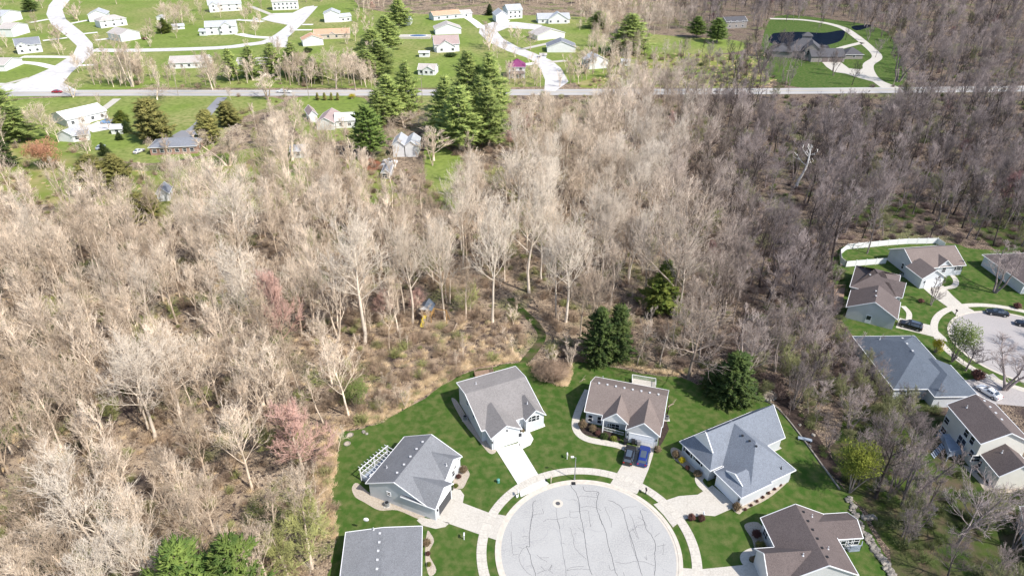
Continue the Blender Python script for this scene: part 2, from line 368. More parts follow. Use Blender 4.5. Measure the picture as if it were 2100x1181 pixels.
# the near cul-de-sac
def ring(name, c, r0, r1, z0, z1, mat, a0=0, a1=360, n=120, parent=None):
    m = MB()
    ts = [R(a0 + (a1 - a0) * i / n) for i in range(n + 1)]
    P_ = lambda t, r, z: (c[0] + math.cos(t) * r, c[1] + math.sin(t) * r, z)
    for i in range(n):
        a, b = ts[i], ts[i + 1]
        m.poly([P_(a, r0, z1), P_(a, r1, z1), P_(b, r1, z1), P_(b, r0, z1)])
        m.poly([P_(a, r0, z0), P_(a, r0, z1), P_(b, r0, z1), P_(b, r0, z0)]); m.poly([P_(a, r1, z1), P_(a, r1, z0), P_(b, r1, z0), P_(b, r1, z1)])
    o = m.build(name, mat, parent)
    if parent is None: o['kind'] = 'structure'
    return o
C1 = (11.6, 68.75)
m = MB(); m.poly([(C1[0] + 13.65 * math.cos(R(i * 3)), C1[1] + 13.65 * math.sin(R(i * 3)), .03) for i in range(120)])
m.poly([(C1[0] - 4.5, 10, .026), (C1[0] + 4.5, 10, .026), (C1[0] + 4.5, 60, .026), (C1[0] - 4.5, 60, .026)])
road1 = m.build('road', M_asph); road1['kind'] = 'structure'
ring('kerb', C1, 13.6, 14.2, 0, .085, M_kerb)
ring('kerb_gutter', C1, 13.25, 13.6, 0, .036, M_kerb)
sidewalk = ring('sidewalk', C1, 15.5, 17.0, 0, .075, M_walk, -60, 240)
C2 = (111.7, 121.3)
m = MB(); m.poly([(C2[0] + 14.0 * math.cos(R(i * 3)), C2[1] + 14.0 * math.sin(R(i * 3)), .03) for i in range(120)])
m.poly([(C2[0] + 5, C2[1] - 5, .026), (C2[0] + 60, C2[1] - 5, .026), (C2[0] + 60, C2[1] + 5, .026), (C2[0] + 5, C2[1] + 5, .026)])
m.build('road', M_asph2)['kind'] = 'structure'
ring('kerb', C2, 13.95, 14.5, 0, .085, M_kerb)
ring('sidewalk', C2, 16.4, 17.9, 0, .075, M_walk, 20, 330)
def zp(o, s, pts): return [(o[0] + x / s, o[1] + y / s) for x, y in pts]
DR = [('driveway', M_concw, [(1017, 921), (1064, 908), (1103, 972), (1126, 992), (1068, 1019), (1062, 993)]),
      ('driveway', M_conc, [(897, 1064), (925, 1018), (949, 1031), (1002, 1051), (1041, 1058), (1030, 1076), (1018, 1107), (985, 1096), (922, 1074), (905, 1068)]),
      ('driveway', M_conc, [(1281, 918), (1343, 912), (1339, 933), (1330, 962), (1318, 991), (1306, 1013), (1282, 1004), (1251, 993), (1265, 971), (1280, 946)]),
      ('driveway', M_conc, [(1371, 1024), (1392, 1017), (1431, 1014), (1461, 995), (1503, 1030), (1500, 1043), (1466, 1058), (1442, 1056), (1406, 1064), (1392, 1071), (1380, 1081), (1362, 1057), (1340, 1034)]),
      ('driveway', M_conc, [(1392, 1164), (1437, 1167), (1527, 1158), (1552, 1155), (1600, 1260), (1437, 1240), (1396, 1215)]),
      ('driveway', M_conc, [(1893, 591), (1934, 586), (1954, 607), (1974, 625), (1998, 638), (1962, 648), (1945, 631), (1910, 606)]),
      ('driveway', M_conc, [(1837, 672), (1845, 652), (1863, 657), (1912, 668), (1940, 694), (1943, 701), (1912, 690), (1863, 678)]),
      ('driveway', M_asph2, [(1966, 788), (1976, 780), (2010, 776), (2036, 766), (2050, 778), (2076, 790), (2130, 812), (2130, 836), (2040, 828), (1990, 812)]),
      ('patio', M_conc, [(1589, 908), (1603, 919), (1588, 926), (1574, 915)]),
      ('front_walk', M_concw, [(1064, 912), (1072, 920), (1088, 912), (1094, 900), (1086, 886), (1118, 874), (1116, 868), (1082, 880), (1072, 888), (1062, 900)]),
      ('front_walk', M_conc, [(895, 1062), (882, 1064), (862, 1060), (855, 1067), (866, 1077), (893, 1084), (913, 1080), (922, 1072), (905, 1068)]),
      ('front_walk', M_conc, [(925, 1018), (949, 1031), (952, 1015), (944, 1004), (932, 1002), (925, 1008)])]
for nm, mt, p in DR:
    patch(nm, p, .062, mt, 0, thick=.06)
for nm, pts, wd in (('front_walk', [(1206, 800), (1188, 838), (1180, 868), (1186, 888), (1206, 901), (1240, 908), (1262, 912), (1284, 919)], 1.4),
                    ('front_walk', [(1450, 1006), (1436, 992), (1434, 980), (1448, 970), (1458, 962)], 1.3),
                    ('front_walk', [(1550, 1163), (1532, 1156), (1527, 1142), (1540, 1132), (1556, 1130)], 1.3),
                    ('front_walk', [(1934, 592), (1956, 587), (1960, 575), (1948, 560)], 1.3),
                    ('front_walk', [(1863, 657), (1864, 642), (1852, 628)], 1.2)):
    ribbon(nm, pts, wd, .058, M_walk, 6)
# sealed cracks in the asphalt, traced one by one
Z7 = lambda pts: zp((950, 950), 4.2, pts)
CR = [[(625, 320), (598, 345), (600, 400), (590, 470), (575, 560), (568, 650), (570, 715), (545, 715), (575, 790), (590, 860), (612, 920), (625, 970)],
      [(600, 445), (640, 435), (690, 430), (680, 390)], [(598, 450), (582, 510), (575, 560)], [(545, 715), (510, 740), (480, 800), (490, 850), (530, 920), (590, 965)],
      [(415, 590), (412, 620), (420, 700), (430, 780), (470, 780)], [(800, 380), (808, 480), (830, 560), (845, 680), (860, 780), (885, 920), (880, 970)],
      [(690, 500), (740, 478), (800, 480), (895, 462)], [(805, 480), (825, 520), (832, 560)], [(845, 682), (880, 695)],
      [(920, 180), (940, 215), (970, 250), (1000, 340), (1005, 430), (1025, 520), (1040, 600), (1055, 700), (1068, 800), (1090, 910), (1110, 960)],
      [(925, 312), (985, 325), (1003, 430)], [(1030, 195), (1048, 235), (1130, 240), (1165, 250), (1160, 285), (1145, 340), (1155, 400), (1190, 500), (1225, 580), (1250, 700), (1285, 820), (1310, 930), (1330, 965)],
      [(985, 295), (1020, 280), (1150, 290), (1145, 260), (1165, 245)], [(1010, 378), (1060, 370), (1150, 382), (1190, 410)], [(920, 400), (925, 465), (990, 460)], [(925, 420), (1070, 405)],
      [(1075, 405), (1090, 500), (1100, 540), (1088, 530)], [(1165, 440), (1175, 470), (1200, 530)], [(1220, 375), (1250, 450), (1275, 510), (1275, 550)],
      [(1250, 315), (1320, 345), (1370, 390), (1400, 500), (1430, 600), (1465, 700), (1490, 800), (1520, 900), (1540, 965)], [(1375, 390), (1420, 375), (1490, 372)],
      [(1430, 430), (1460, 480), (1480, 560), (1510, 650)], [(1430, 590), (1480, 560), (1500, 535), (1560, 528)], [(1525, 405), (1550, 480), (1575, 560), (1620, 620), (1655, 690), (1650, 780), (1655, 880), (1645, 965)],
      [(1500, 460), (1545, 485), (1580, 540)], [(1645, 635), (1690, 598)], [(1540, 392), (1575, 410)], [(1670, 715), (1740, 700)], [(1725, 690), (1722, 790)],
      [(920, 555), (945, 630), (960, 720), (1010, 780), (1065, 825)], [(990, 550), (1040, 600)], [(945, 608), (975, 602)],
      [(890, 920), (930, 895), (1040, 885)], [(890, 922), (1000, 908), (1090, 915)], [(640, 950), (700, 920), (740, 920), (770, 945)], [(735, 918), (765, 870), (750, 920)], [(665, 885), (705, 920)],
      [(1315, 850), (1400, 862), (1480, 840), (1560, 848), (1650, 880)], [(1250, 870), (1270, 915), (1305, 912)], [(1430, 610), (1450, 700), (1500, 830)], [(635, 785), (670, 812), (740, 808)], [(665, 815), (720, 845)],
      [(1455, 560), (1470, 580), (1500, 640)], [(1378, 935), (1390, 970)], [(510, 628), (560, 630)], [(545, 885), (590, 880)], [(480, 720), (515, 735)], [(1560, 800), (1580, 830), (1575, 790)]]
m = MB(); rr = random.Random(3)
for i, c in enumerate(CR):
    pts = spline([G(x, y).to_2d() for x, y in Z7(c)], 5, False)
    pts = [p + Vector((rr.uniform(-.05, .05), rr.uniform(-.05, .05))) for p in pts]
    ribbon_pts(pts, .075 if len(c) > 7 else .042, .034, m)
for i in range(60):
    a = rr.uniform(0, 6.28); r_ = 12.5 * math.sqrt(rr.random()); p = Vector((C1[0] + r_ * math.cos(a), C1[1] + r_ * math.sin(a))); an = rr.choice((1.6, 1.7, 0.1, 3.0)) + rr.uniform(-.5, .5); pts = [p]
    for k in range(rr.randint(3, 9)):
        an += rr.uniform(-.6, .6); pts.append(pts[-1] + Vector((math.cos(an), math.sin(an))) * rr.uniform(.15, .45))
    if all((q - Vector(C1)).length < 13.2 for q in pts): ribbon_pts(pts, .03, .0335, m, 1)
m.build('crack_sealant', [M_tar, M_tarfaint], road1)
# saw-cut joints in sidewalk and driveways
m = MB()
for i in range(-60, 240, 5):
    t = R(i + 2); a = Vector((C1[0] + math.cos(t) * 15.5, C1[1] + math.sin(t) * 15.5)); b = Vector((C1[0] + math.cos(t) * 17.0, C1[1] + math.sin(t) * 17.0))
    ribbon_pts([a, b], .03, .079, m)
M_joint = plain('dark_joint', (.25, .22, .19, 1), .9)
m.build('joint', M_joint, sidewalk)
# country road and the streets beyond it
roadpx = [(-260, 194), (160, 191), (530, 191), (1000, 190), (1500, 188), (1850, 185), (2300, 180)]
ribbon('road', roadpx, 10.5, .03, M_road, 6)
ribbon('road_marking', roadpx, .22, .038, M_yel, 6, off=.2); ribbon('road_marking', roadpx, .16, .038, M_wl, 6, off=3.8); ribbon('road_marking', roadpx, .16, .038, M_wl, 6, off=-3.8)
patch('road', [(-60, 168), (30, 172), (105, 140), (150, 112), (158, 95), (140, 78), (105, 50), (95, 30), (100, 12), (116, -8), (150, -8), (128, 20), (135, 40), (170, 68), (190, 90), (192, 110), (172, 128), (146, 150), (130, 170), (160, 187), (-60, 190)], .034, M_roadpale, 0)
ribbon('road', [(190, 103), (271, 104), (440, 99), (508, 92), (559, 82), (603, 52), (640, 14)], 9, .030, M_roadpale)
patch('road', [(535, 40), (560, 28), (600, 27), (625, 15), (644, 12), (640, 22), (625, 45), (607, 62), (590, 78), (590, 98), (560, 97), (545, 90), (575, 68), (592, 52), (560, 46)], .036, M_roadpale)
patch('road', [(1138, 188), (1166, 168), (1150, 140), (1130, 124), (1097, 110), (1062, 97), (1032, 80), (1020, 66), (1040, 58), (1105, 62), (1112, 52), (1060, 46), (1010, 46), (985, 54), (982, 68), (1000, 86), (1040, 105), (1078, 118), (1098, 128), (1110, 145), (1118, 165), (1116, 187)], .036, M_roadpale)
for pts, wd, mt in (([(45, 117), (100, 117), (152, 118)], 5, M_concw), ([(40, 128), (80, 132), (122, 143)], 5, M_concw), ([(88, 84), (138, 78)], 4, M_concw), ([(62, 47), (100, 40)], 4, M_concw), ([(145, 49), (180, 42)], 4, M_concw),
                    ([(196, 83), (240, 78)], 4, M_concw), ([(170, 70), (200, 67)], 4, M_concw), ([(160, 135), (200, 133)], 4, M_concw), ([(488, 70), (520, 76), (552, 78)], 6, M_concw), ([(485, 41), (540, 45)], 5, M_concw), ([(515, 14), (550, 28), (560, 32)], 4, M_conc),
                    ([(620, 51), (642, 51)], 4, M_concw), ([(600, 62), (640, 62)], 4, M_concw), ([(988, 58), (972, 45), (958, 36)], 6, M_concw), ([(1030, 50), (1038, 42)], 6, M_concw), ([(1066, 103), (1100, 95), (1124, 90)], 4, M_conc), ([(1126, 128), (1160, 125)], 4, M_conc), ([(1076, 133), (1100, 130)], 5, M_concw),
                    ([(1579, 39), (1640, 41), (1688, 47), (1726, 57), (1747, 69), (1774, 90), (1799, 116), (1781, 133), (1785, 152), (1802, 168), (1840, 182)], 5.5, M_conc), ([(1700, 108), (1728, 98), (1768, 88)], 4, M_conc),
                    ([(240, 203), (215, 222), (188, 240), (170, 262)], 3.6, M_conc), ([(456, 200), (432, 226), (405, 258), (372, 280)], 4.5, M_roaddark), ([(60, 160), (0, 176)], 3, M_conc)):
    ribbon('driveway', pts, wd, .05, mt)
patch('driveway', [(1686, 128), (1724, 128), (1741, 141), (1764, 143), (1780, 137), (1795, 155), (1812, 170), (1830, 181), (1808, 181), (1790, 168), (1760, 160), (1735, 152), (1710, 148), (1695, 138)], .055, M_conc)
patch('driveway', [(172, 262), (200, 250), (232, 250), (234, 264), (190, 272)], .055, M_concw)
patch('driveway', [(345, 283), (372, 268), (400, 268), (408, 284)], .054, M_roaddark)
patch('pond_water', [(1583, 72), (1595, 68), (1640, 66), (1688, 68), (1722, 63), (1733, 66), (1724, 84), (1696, 93), (1680, 95), (1583, 90)], .03, M_water, 4)
patch('pond_water', [(1747, 55), (1781, 51), (1789, 54), (1758, 63)], .03, M_water, 4)
patch('bare_earth', [(735, 318), (760, 322), (785, 338), (770, 350), (745, 345)], .03, mottled('rust_soil', [(.30, .13, .07, 1), (.20, .08, .05, 1)], [2], .95), 4)
patch('dirt_path', [(880, 425), (940, 440), (985, 462), (975, 470), (930, 452)], .03, mottled('tan_soil', [(.45, .30, .19, 1), (.34, .24, .15, 1)], [1], .95), 4)
# ------------------------------------------------------------ houses
class House:
    def __init__(s, name, label, origin, ex, roof, wall, cat='house', group=None):
        s.root = empty(name, (0, 0, 0)); tag(s.root, label, cat, group)
        s.o = Vector((origin[0], origin[1])); s.ex = Vector(ex[:2]).normalized(); s.ey = Vector((-s.ex.y, s.ex.x))
        s.roofm, s.wallm = roof, wall; s.rm = MB(); s.tm = MB(); s.wm = MB(); s.gm = MB()
    def W(s, x, y, z): p = s.o + s.ex * x + s.ey * y; return (p.x, p.y, z)
    def L(s, px, z): p = G(px[0], px[1], z).to_2d() - s.o; return (p.dot(s.ex), p.dot(s.ey))
    def wing(s, x0, x1, y0, y1, ze, zr, ax='x', ends='gg', off=None, ze1=None, walls=True, oh=.45, trim=True, gwall=None, zb=0):
        """ridge along ax; ends: g gable, h hip, d half hip with a little gable on top, n nothing (runs into another roof)"""
        if ze1 is None: ze1 = ze
        if ax == 'x': T = lambda u, v, z: s.W(u, v, z); u0, u1, v0, v1 = x0, x1, y0, y1
        else: T = lambda u, v, z: s.W(v, u, z); u0, u1, v0, v1 = y0, y1, x0, x1
        vc = (v0 + v1) / 2 if off is None else off
        flip = ax != 'x'
        def rp(pts):
            q = [T(*p) for p in pts]
            s.rm.poly(q[::-1] if flip else q)
            lo = [(a, b, c - .16) for a, b, c in q]; s.rm.poly(lo if flip else lo[::-1])
        def bound(a, b):
            A, B = T(*a), T(*b); s.rm.poly([A, B, (B[0], B[1], B[2] - .16), (A[0], A[1], A[2] - .16)])
            if trim:
                s.tm.bar((A[0], A[1], A[2] - .05), (B[0], B[1], B[2] - .05), .10, .17)
        ru = [u0, u1]
        e0, e1 = ends
        half = (v1 - v0) / 2
        def end(which, e):
            u = ru[which]; sg = 1 if which == 0 else -1
            if e in 'gn': return [(u, v0, ze), (u, vc, zr), (u, v1, ze1)], (u, vc, zr)
            if e == 'h': k = (vc - v0); uu = u + sg * k; return [(u, v0, ze), (uu, vc, zr), (u, v1, ze1)], (uu, vc, zr)
            k = half * .42; uu = u + sg * k; pz = ze + (zr - ze) * k / (vc - v0)
            return [(u, v0, ze), (uu, v0 + k, pz), (uu, vc, zr), (uu, v1 - k, pz), (u, v1, ze1)], (uu, vc, zr)
        E0, r0 = end(0, e0); E1, r1 = end(1, e1)
        # south slope (v0 side) and north slope
        if len(E0) == 5: sl0 = [E0[0], E0[1], E0[2]]; nl0 = [E0[2], E0[3], E0[4]]
        else: sl0 = [E0[0], E0[1]]; nl0 = [E0[1], E0[2]]
        if len(E1) == 5: sl1 = [E1[0], E1[1], E1[2]]; nl1 = [E1[2], E1[3], E1[4]]
        else: sl1 = [E1[0], E1[1]]; nl1 = [E1[1], E1[2]]
        rp([sl0[0]] + sl1 + sl0[1:][::-1]); rp([nl1[-1]] + nl0[::-1] + nl1[:-1])
        bound(sl0[0], sl1[0]); bound(nl1[-1], nl0[-1])
        for which, (e, E) in enumerate(((e0, E0), (e1, E1))):
            if e == 'h': rp(E if which else E[::-1]); bound(E[0], E[2])
            elif e == 'g': bound(E[0], E[1]); bound(E[1], E[2])
            elif e == 'd':
                q = [E[0], E[1], E[3], E[4]]; rp(q if which else q[::-1]); bound(E[0], E[4])
                tri = [T(*E[1]), T(*E[2]), T(*E[3])]; s.gm.poly(tri if not (which ^ flip) else tri[::-1])
                s.tm.bar(T(*E[1]), T(*E[2]), .16, .22); s.tm.bar(T(*E[2]), T(*E[3]), .16, .22); s.tm.bar(T(*E[1]), T(*E[3]), .10, .16)
        if walls:
            p0 = (zr - ze) / (vc - v0); p1 = (zr - ze1) / (v1 - vc); iu = .3
            a0, a1 = (u0 + (iu if e0 != 'n' else 0)), (u1 - (iu if e1 != 'n' else 0)); b0, b1 = v0 + oh, v1 - oh
            if e0 in 'hd': a0 = u0 + oh
            if e1 in 'hd': a1 = u1 - oh
            h0, h1, hr = ze + p0 * oh - .13, ze1 + p1 * oh - .13, zr - .13
            def wp(pts):
                q = [T(*p) for p in pts]; s.wm.poly(q[::-1] if flip else q)
            wp([(a0, b0, zb), (a1, b0, zb), (a1, b0, h0), (a0, b0, h0)]); wp([(a1, b1, zb), (a0, b1, zb), (a0, b1, h1), (a1, b1, h1)])
            wp([(a0, b1, zb), (a0, b0, zb), (a0, b0, h0)] + ([(a0, vc, hr)] if e0 in 'gn' else []) + [(a0, b1, h1)])
            wp([(a1, b0, zb), (a1, b1, zb), (a1, b1, h1)] + ([(a1, vc, hr)] if e1 in 'gn' else []) + [(a1, b0, h0)])
    def wpx(s, pts, ze, ridge=None, zr=None, ax='x', **k):
        """wing whose eave corners are seen at photo points pts (height ze); ridge height from a ridge point"""
        q = [s.L(p, ze) for p in pts]; x0, x1 = min(a for a, b in q), max(a for a, b in q); y0, y1 = min(b for a, b in q), max(b for a, b in q)
        g0 = k.pop('grow', None)
        if g0: x0 += g0[0]; x1 += g0[1]; y0 += g0[2]; y1 += g0[3]
        i = 1 if ax == 'x' else 0; mid = (y0 + y1) / 2 if ax == 'x' else (x0 + x1) / 2
        if ridge and zr is None:
            zr = min((ze + .3 + .05 * t for t in range(130)), key=lambda z: abs(s.L(ridge, z)[i] - mid))
        elif ridge: k['off'] = s.L(ridge, zr)[i]
        s.wing(x0, x1, y0, y1, ze, zr, ax, **k); s.last = (x0, x1, y0, y1, ze, zr)
        return s.last
    def front(s, pts, ze, peak, back, side, **k):
        """cross gable with its gable face between two eave corners, running back into the main roof"""
        q = [s.L(p, ze) for p in pts]; d = (q[0][0] - q[1][0], q[0][1] - q[1][1])
        zr = k.pop('zr', None)
        if side in ('-y', '+y'):
            x0, x1 = sorted((q[0][0], q[1][0])); y = min(q[0][1], q[1][1]) if side == '-y' else max(q[0][1], q[1][1])
            if zr is None: zr = min((ze + .3 + .05 * t for t in range(90)), key=lambda z: abs(s.L(peak, z)[1] - y))
            a = (x0, x1, y, y + back) if side == '-y' else (x0, x1, y - back, y)
            s.wing(*a, ze, zr, 'y', ends='gn' if side == '-y' else 'ng', **k); s.last = (*a, ze, zr)
        else:
            y0, y1 = sorted((q[0][1], q[1][1])); x = min(q[0][0], q[1][0]) if side == '-x' else max(q[0][0], q[1][0])
            if zr is None: zr = min((ze + .3 + .05 * t for t in range(90)), key=lambda z: abs(s.L(peak, z)[0] - x))
            a = (x, x + back, y0, y1) if side == '-x' else (x - back, x, y0, y1)
            s.wing(*a, ze, zr, 'x', ends='gn' if side == '-x' else 'ng', **k); s.last = (*a, ze, zr)
        return s.last
    def done(s):
        s.roof = s.rm.build('roof', s.roofm, s.root); s.wall = s.wm.build('wall', s.wallm, s.root)
        if s.tm.f: s.tm.build('trim', M_white, s.root)
        for f in s.gm.f:
            g1 = MB(); g1.poly([s.gm.v[i] for i in f]); g1.build('gable_panel', WL['white'], s.root)
        s.rb = BVHTree.FromPolygons([Vector(v) for v in s.rm.v], s.rm.f); s.wb = BVHTree.FromPolygons([Vector(v) for v in s.wm.v], s.wm.f)
        return s
    def hitw(s, px):
        h = s.wb.ray_cast(Vector((0, 0, H)), ray(*px).normalized())
        if h[0] is None: return None
        n = h[1].copy(); n.z = 0; n.normalize()
        if n.dot(ray(*px)) > 0: n = -n
        X = Vector((-n.y, n.x, 0)); M = Matrix(((X.x, n.x, 0, h[0].x), (X.y, n.y, 0, h[0].y), (0, 0, 1, h[0].z), (0, 0, 0, 1)))
        return M
    def window(s, px, wd=1.0, ht=1.4, shut=False, M=None, bars=1, z=None):
        M = M or s.hitw(px)
        if M is None: return
        if z is not None: M[2][3] = z
        f = MB(); t = .09
        f.box(-wd / 2 - t, 0, -ht / 2 - t, -wd / 2, .07, ht / 2 + t, 0, M); f.box(wd / 2, 0, -ht / 2 - t, wd / 2 + t, .07, ht / 2 + t, 0, M)
        f.box(-wd / 2, 0, ht / 2, wd / 2, .07, ht / 2 + t, 0, M); f.box(-wd / 2, 0, -ht / 2 - t, wd / 2, .09, -ht / 2, 0, M)
        f.box(-wd / 2, 0.02, -.025, wd / 2, .06, .025, 0, M)
        for b in range(1, bars): f.box(-wd / 2 + wd * b / bars - .03, .02, -ht / 2, -wd / 2 + wd * b / bars + .03, .06, ht / 2, 0, M)
        o = f.build('window', M_white, s.root)
        p = MB(); p.box(-wd / 2, -.02, -ht / 2, wd / 2, .03, ht / 2, 0, M); p.build('pane', M_glass, o)
        if shut:
            for sg in (-1, 1):
                q = MB(); q.box(sg * (wd / 2 + .1) + (0 if sg > 0 else -.35), 0, -ht / 2, sg * (wd / 2 + .1) + (.35 if sg > 0 else 0), .05, ht / 2, 0, M); q.build('shutter', M_shut, s.root)
    def door(s, px, wd=1.0, ht=2.1, mat=None):
        M = s.hitw(px)
        if M is None: return
        M[2][3] = 0
        d = MB(); d.box(-wd / 2, 0, .1, wd / 2, .06, ht, 0, M); d.box(-wd / 2 + .15, .06, 1.1, wd / 2 - .15, .08, ht - .2, 1, M)
        o = d.build('door', [mat or M_door, M_glass], s.root); k = MB(); k.box(wd / 2 - .16, .06, 1.0, wd / 2 - .08, .13, 1.08, 0, M); k.build('handle', M_metal, o)
    def garage(s, px, wd=4.6, ht=2.2, mat=None):
        M = s.hitw(px)
        if M is None: return
        M[2][3] = 0
        d = MB(); n = 4
        for i in range(n):
            for j in range(8):
                a = -wd / 2 + wd * j / 8 + .04; d.box(a, .03, .05 + ht * i / n + .04, a + wd / 8 - .08, .07, .05 + ht * (i + 1) / n - .04, 0, M)
        d.box(-wd / 2, 0, .05, wd / 2, .05, ht + .05, 0, M)
        o = d.build('garage_door', mat or M_door, s.root)
        f = MB(); f.box(-wd / 2 - .12, 0, .05, -wd / 2, .09, ht + .15, 0, M); f.box(wd / 2, 0, .05, wd / 2 + .12, .09, ht + .15, 0, M); f.box(-wd / 2 - .12, 0, ht + .05, wd / 2 + .12, .1, ht + .17, 0, M)
        f.build('frame', M_white, o)
        for sg in (-1, 1):
            l = MB(); l.box(sg * (wd / 2 + .4) - .09, 0, 1.7, sg * (wd / 2 + .4) + .09, .2, 2.05, 0, M); l.build('wall_lamp', M_black, s.root)
    def vent(s, px, kind='box', col=None):
        h = s.rb.ray_cast(Vector((0, 0, H)), ray(*px).normalized())
        if h[0] is None: return
        p = h[0]; m = MB()
        if kind == 'box': m.box(p.x - .13, p.y - .13, p.z - .05, p.x + .13, p.y + .13, p.z + .12); m.box(p.x - .18, p.y - .18, p.z + .12, p.x + .18, p.y + .18, p.z + .16)
        else: m.tube((p.x, p.y, p.z - .1), (p.x, p.y, p.z + .5), .07, .07); m.tube((p.x, p.y, p.z - .05), (p.x, p.y, p.z + .08), .2, .12)
        m.build('roof_vent' if kind == 'box' else 'vent_pipe', col or M_ventg, s.roof)
    def post(s, px, ht, z=0):
        p = G(px[0], px[1], 0); m = MB(); m.box(p.x - .1, p.y - .1, 0, p.x + .1, p.y + .1, ht); m.build('porch_post', M_white, s.root)
def nh(name, label, o, k, A, B, zf, roof, wall):
    T = lambda p: (o[0] + p[0] / k, o[1] + p[1] / k)
    a, b = G(*T(A), zf), G(*T(B), zf)
    h = House(name, label, a, b - a, RF[roof], WL[wall]); h.T = T
    return h
O4, K4 = (660, 720), 2.562
# house with the pergola
h = nh('house', 'pale blue house with a grey shingle roof and a white pergola behind it', O4, K4, (230, 692), (432, 450), 3, 'blue', 'bluegrey'); T = h.T
h.wpx([T(p) for p in ((230, 692), (432, 450), (735, 550), (535, 808))], 3, T((577, 436)))
h.front([T((595, 832)), T((692, 695))], 3, T((645, 712)), 6.5, '-y', oh=.3)
h.front([T((648, 676)), T((738, 553))], 3, T((697, 562)), 5.0, '-y', oh=.3)
h.done(); H1 = h
h.garage(T((645, 790)), 4.0, mat=plain('dark_garage_door', (.07, .07, .075, 1), .6)); h.window(T((352, 748)), .6, .7); h.door(T((688, 738))); h.window(T((697, 605)), .9, 1.0); h.window(T((690, 640)), .8, 1.3)
for v in ((530, 478), (498, 515), (466, 555), (432, 597), (396, 640)): h.vent(T(v))
h.vent(T((342, 612)), 'pipe'); h.vent(T((655, 600)), 'pipe')
# taller house with the long roof
h = nh('house', 'tall pale grey house with a long tan-grey roof above the white driveway', O4, K4, (707, 165), (982, 88), 4.9, 'grey', 'bluegrey'); T = h.T
q = [h.L(T(p), 4.9) for p in ((707, 165), (982, 88))]; q2 = [h.L(T(p), 3.0) for p in ((850, 402), (1165, 318))]
x0, x1 = q[0][0], max(q[1][0], q2[1][0]); y1 = q[0][1]; y0 = min(q2[0][1], q2[1][1])
best = min(((yc, zr) for zr in [5 + .1 * i for i in range(50)] for yc in [h.L(T((785, 215)), zr)[1]] if y0 < yc < y1), key=lambda t: abs((t[1] - 3) / (t[0] - y0) - (t[1] - 4.9) / (y1 - t[0])))
print('H2 ridge', best, 'dims', x0, x1, y0, y1)
h.wing(x0, x1, y0, y1, 3.0, best[1], 'x', off=best[0], ze1=4.9)
h.front([T((888, 462)), T((1052, 408))], 3, T((972, 392)), 7, '-y', oh=.3)
h.front([T((1070, 368)), T((1168, 320))], 3, T((1132, 310)), 5, '-y', oh=.3)
h.done()
h.garage(T((968, 470)), 4.6); h.window(T((765, 270)), .8, 1.2); h.window(T((798, 335)), .8, 1.3); h.window(T((972, 416)), .5, .6); h.door(T((1040, 455)))
h.window(T((1092, 358)), .6, 1.1); h.window(T((1113, 352)), .8, 1.3); h.window(T((1134, 347)), .6, 1.1)
h.vent(T((810, 172)), 'pipe'); h.vent(T((1080, 275)), 'pipe')
# brown roofed house with two parked cars
O5, K5 = (1100, 720), 3.28
h = nh('house', 'light grey house with a brown roof of two front gables and a white porch gable', O5, K5, (402, 172), (888, 262), 3, 'brown', 'grey'); T = h.T
h.wpx([T(p) for p in ((402, 172), (888, 262), (850, 508), (322, 405))], 3, T((877, 300)))
h.front([T((440, 452)), T((627, 502))], 3, T((532, 418)), 7.5, '-y', walls=False, gwall=1)
L5 = h.last
h.gm.poly([h.W(L5[0], L5[2] + .25, 2.85), h.W(L5[1], L5[2] + .25, 2.85), h.W((L5[0] + L5[1]) / 2, L5[2] + .25, L5[5] - .1)])
h.front([T((600, 527)), T((832, 577))], 3, T((722, 485)), 8, '-y', oh=.3)
h.done(); H3 = h
h.garage(T((708, 595)), 4.4); h.window(T((362, 450)), .75, 1.6); h.window(T((424, 462)), .75, 1.6); h.window(T((517, 505)), 2.2, 1.3, bars=3); h.window(T((482, 500)), .4, 1.0)
for p, hh in (((444, 545), 2.9), ((600, 580), 2.9)): h.post(T(p), hh)
m = MB(); p0 = G(*T((450, 535))); p1 = G(*T((585, 570))); m.bar((p0.x, p0.y, .9), (p1.x, p1.y, .9), .06, .08); m.bar((p0.x, p0.y, .25), (p1.x, p1.y, .25), .06, .06)
for i in range(16):
    q_ = p0.lerp(p1, i / 15); m.box(q_.x - .02, q_.y - .02, .25, q_.x + .02, q_.y + .02, .9)
m.build('porch_railing', M_white, h.root)
for v in ((422, 217), (478, 227), (535, 238), (592, 249), (648, 260), (706, 270), (763, 281), (821, 292)): h.vent(T(v))
h.vent(T((447, 182)), 'pipe')
# grey hipped house on the right
O6, K6 = (1350, 800), 3.1
h = nh('house', 'white house with a blue-grey hipped roof and small white gablets', O6, K6, (135, 325), (600, 133), 3, 'steel', 'bluegrey'); T = h.T
q = h.wpx([T(p) for p in ((135, 325), (600, 133), (738, 332), (308, 468))], 3, T((632, 133)), ends='dg'); print('H4 A', q)
A4 = q
a = h.L(T((343, 520)), 3); b = h.L(T((537, 682)), 3); c = h.L(T((718, 582)), 3); d = h.L(T((855, 485)), 3); e = h.L(T((700, 360)), 3)
print('H4 B pts', a, b, c, d, e)
yB1 = a[1]; yB0 = b[1]
h.wing((a[0] + b[0]) / 2, c[0] + 0.0, min(a[1], b[1]), max(a[1], b[1]), 3, 3 + (max(a[1], b[1]) - min(a[1], b[1])) / 2 * .52, 'x', ends='dh')
xr = (d[0] + e[0]) / 2; xl = min(h.L(T((400, 470)), 3)[0], xr - 6)
h.wing(xl, xr, min(c[1], d[1]) + .0, (A4[2] + A4[3]) / 2 + .6, 3, A4[5] - .25, 'y', ends='hn')
h.done()
h.garage(T((440, 610)), 4.8)
for p in ((190, 385), (255, 440)): h.window(T(p), 1.3, 1.5, shut=True)
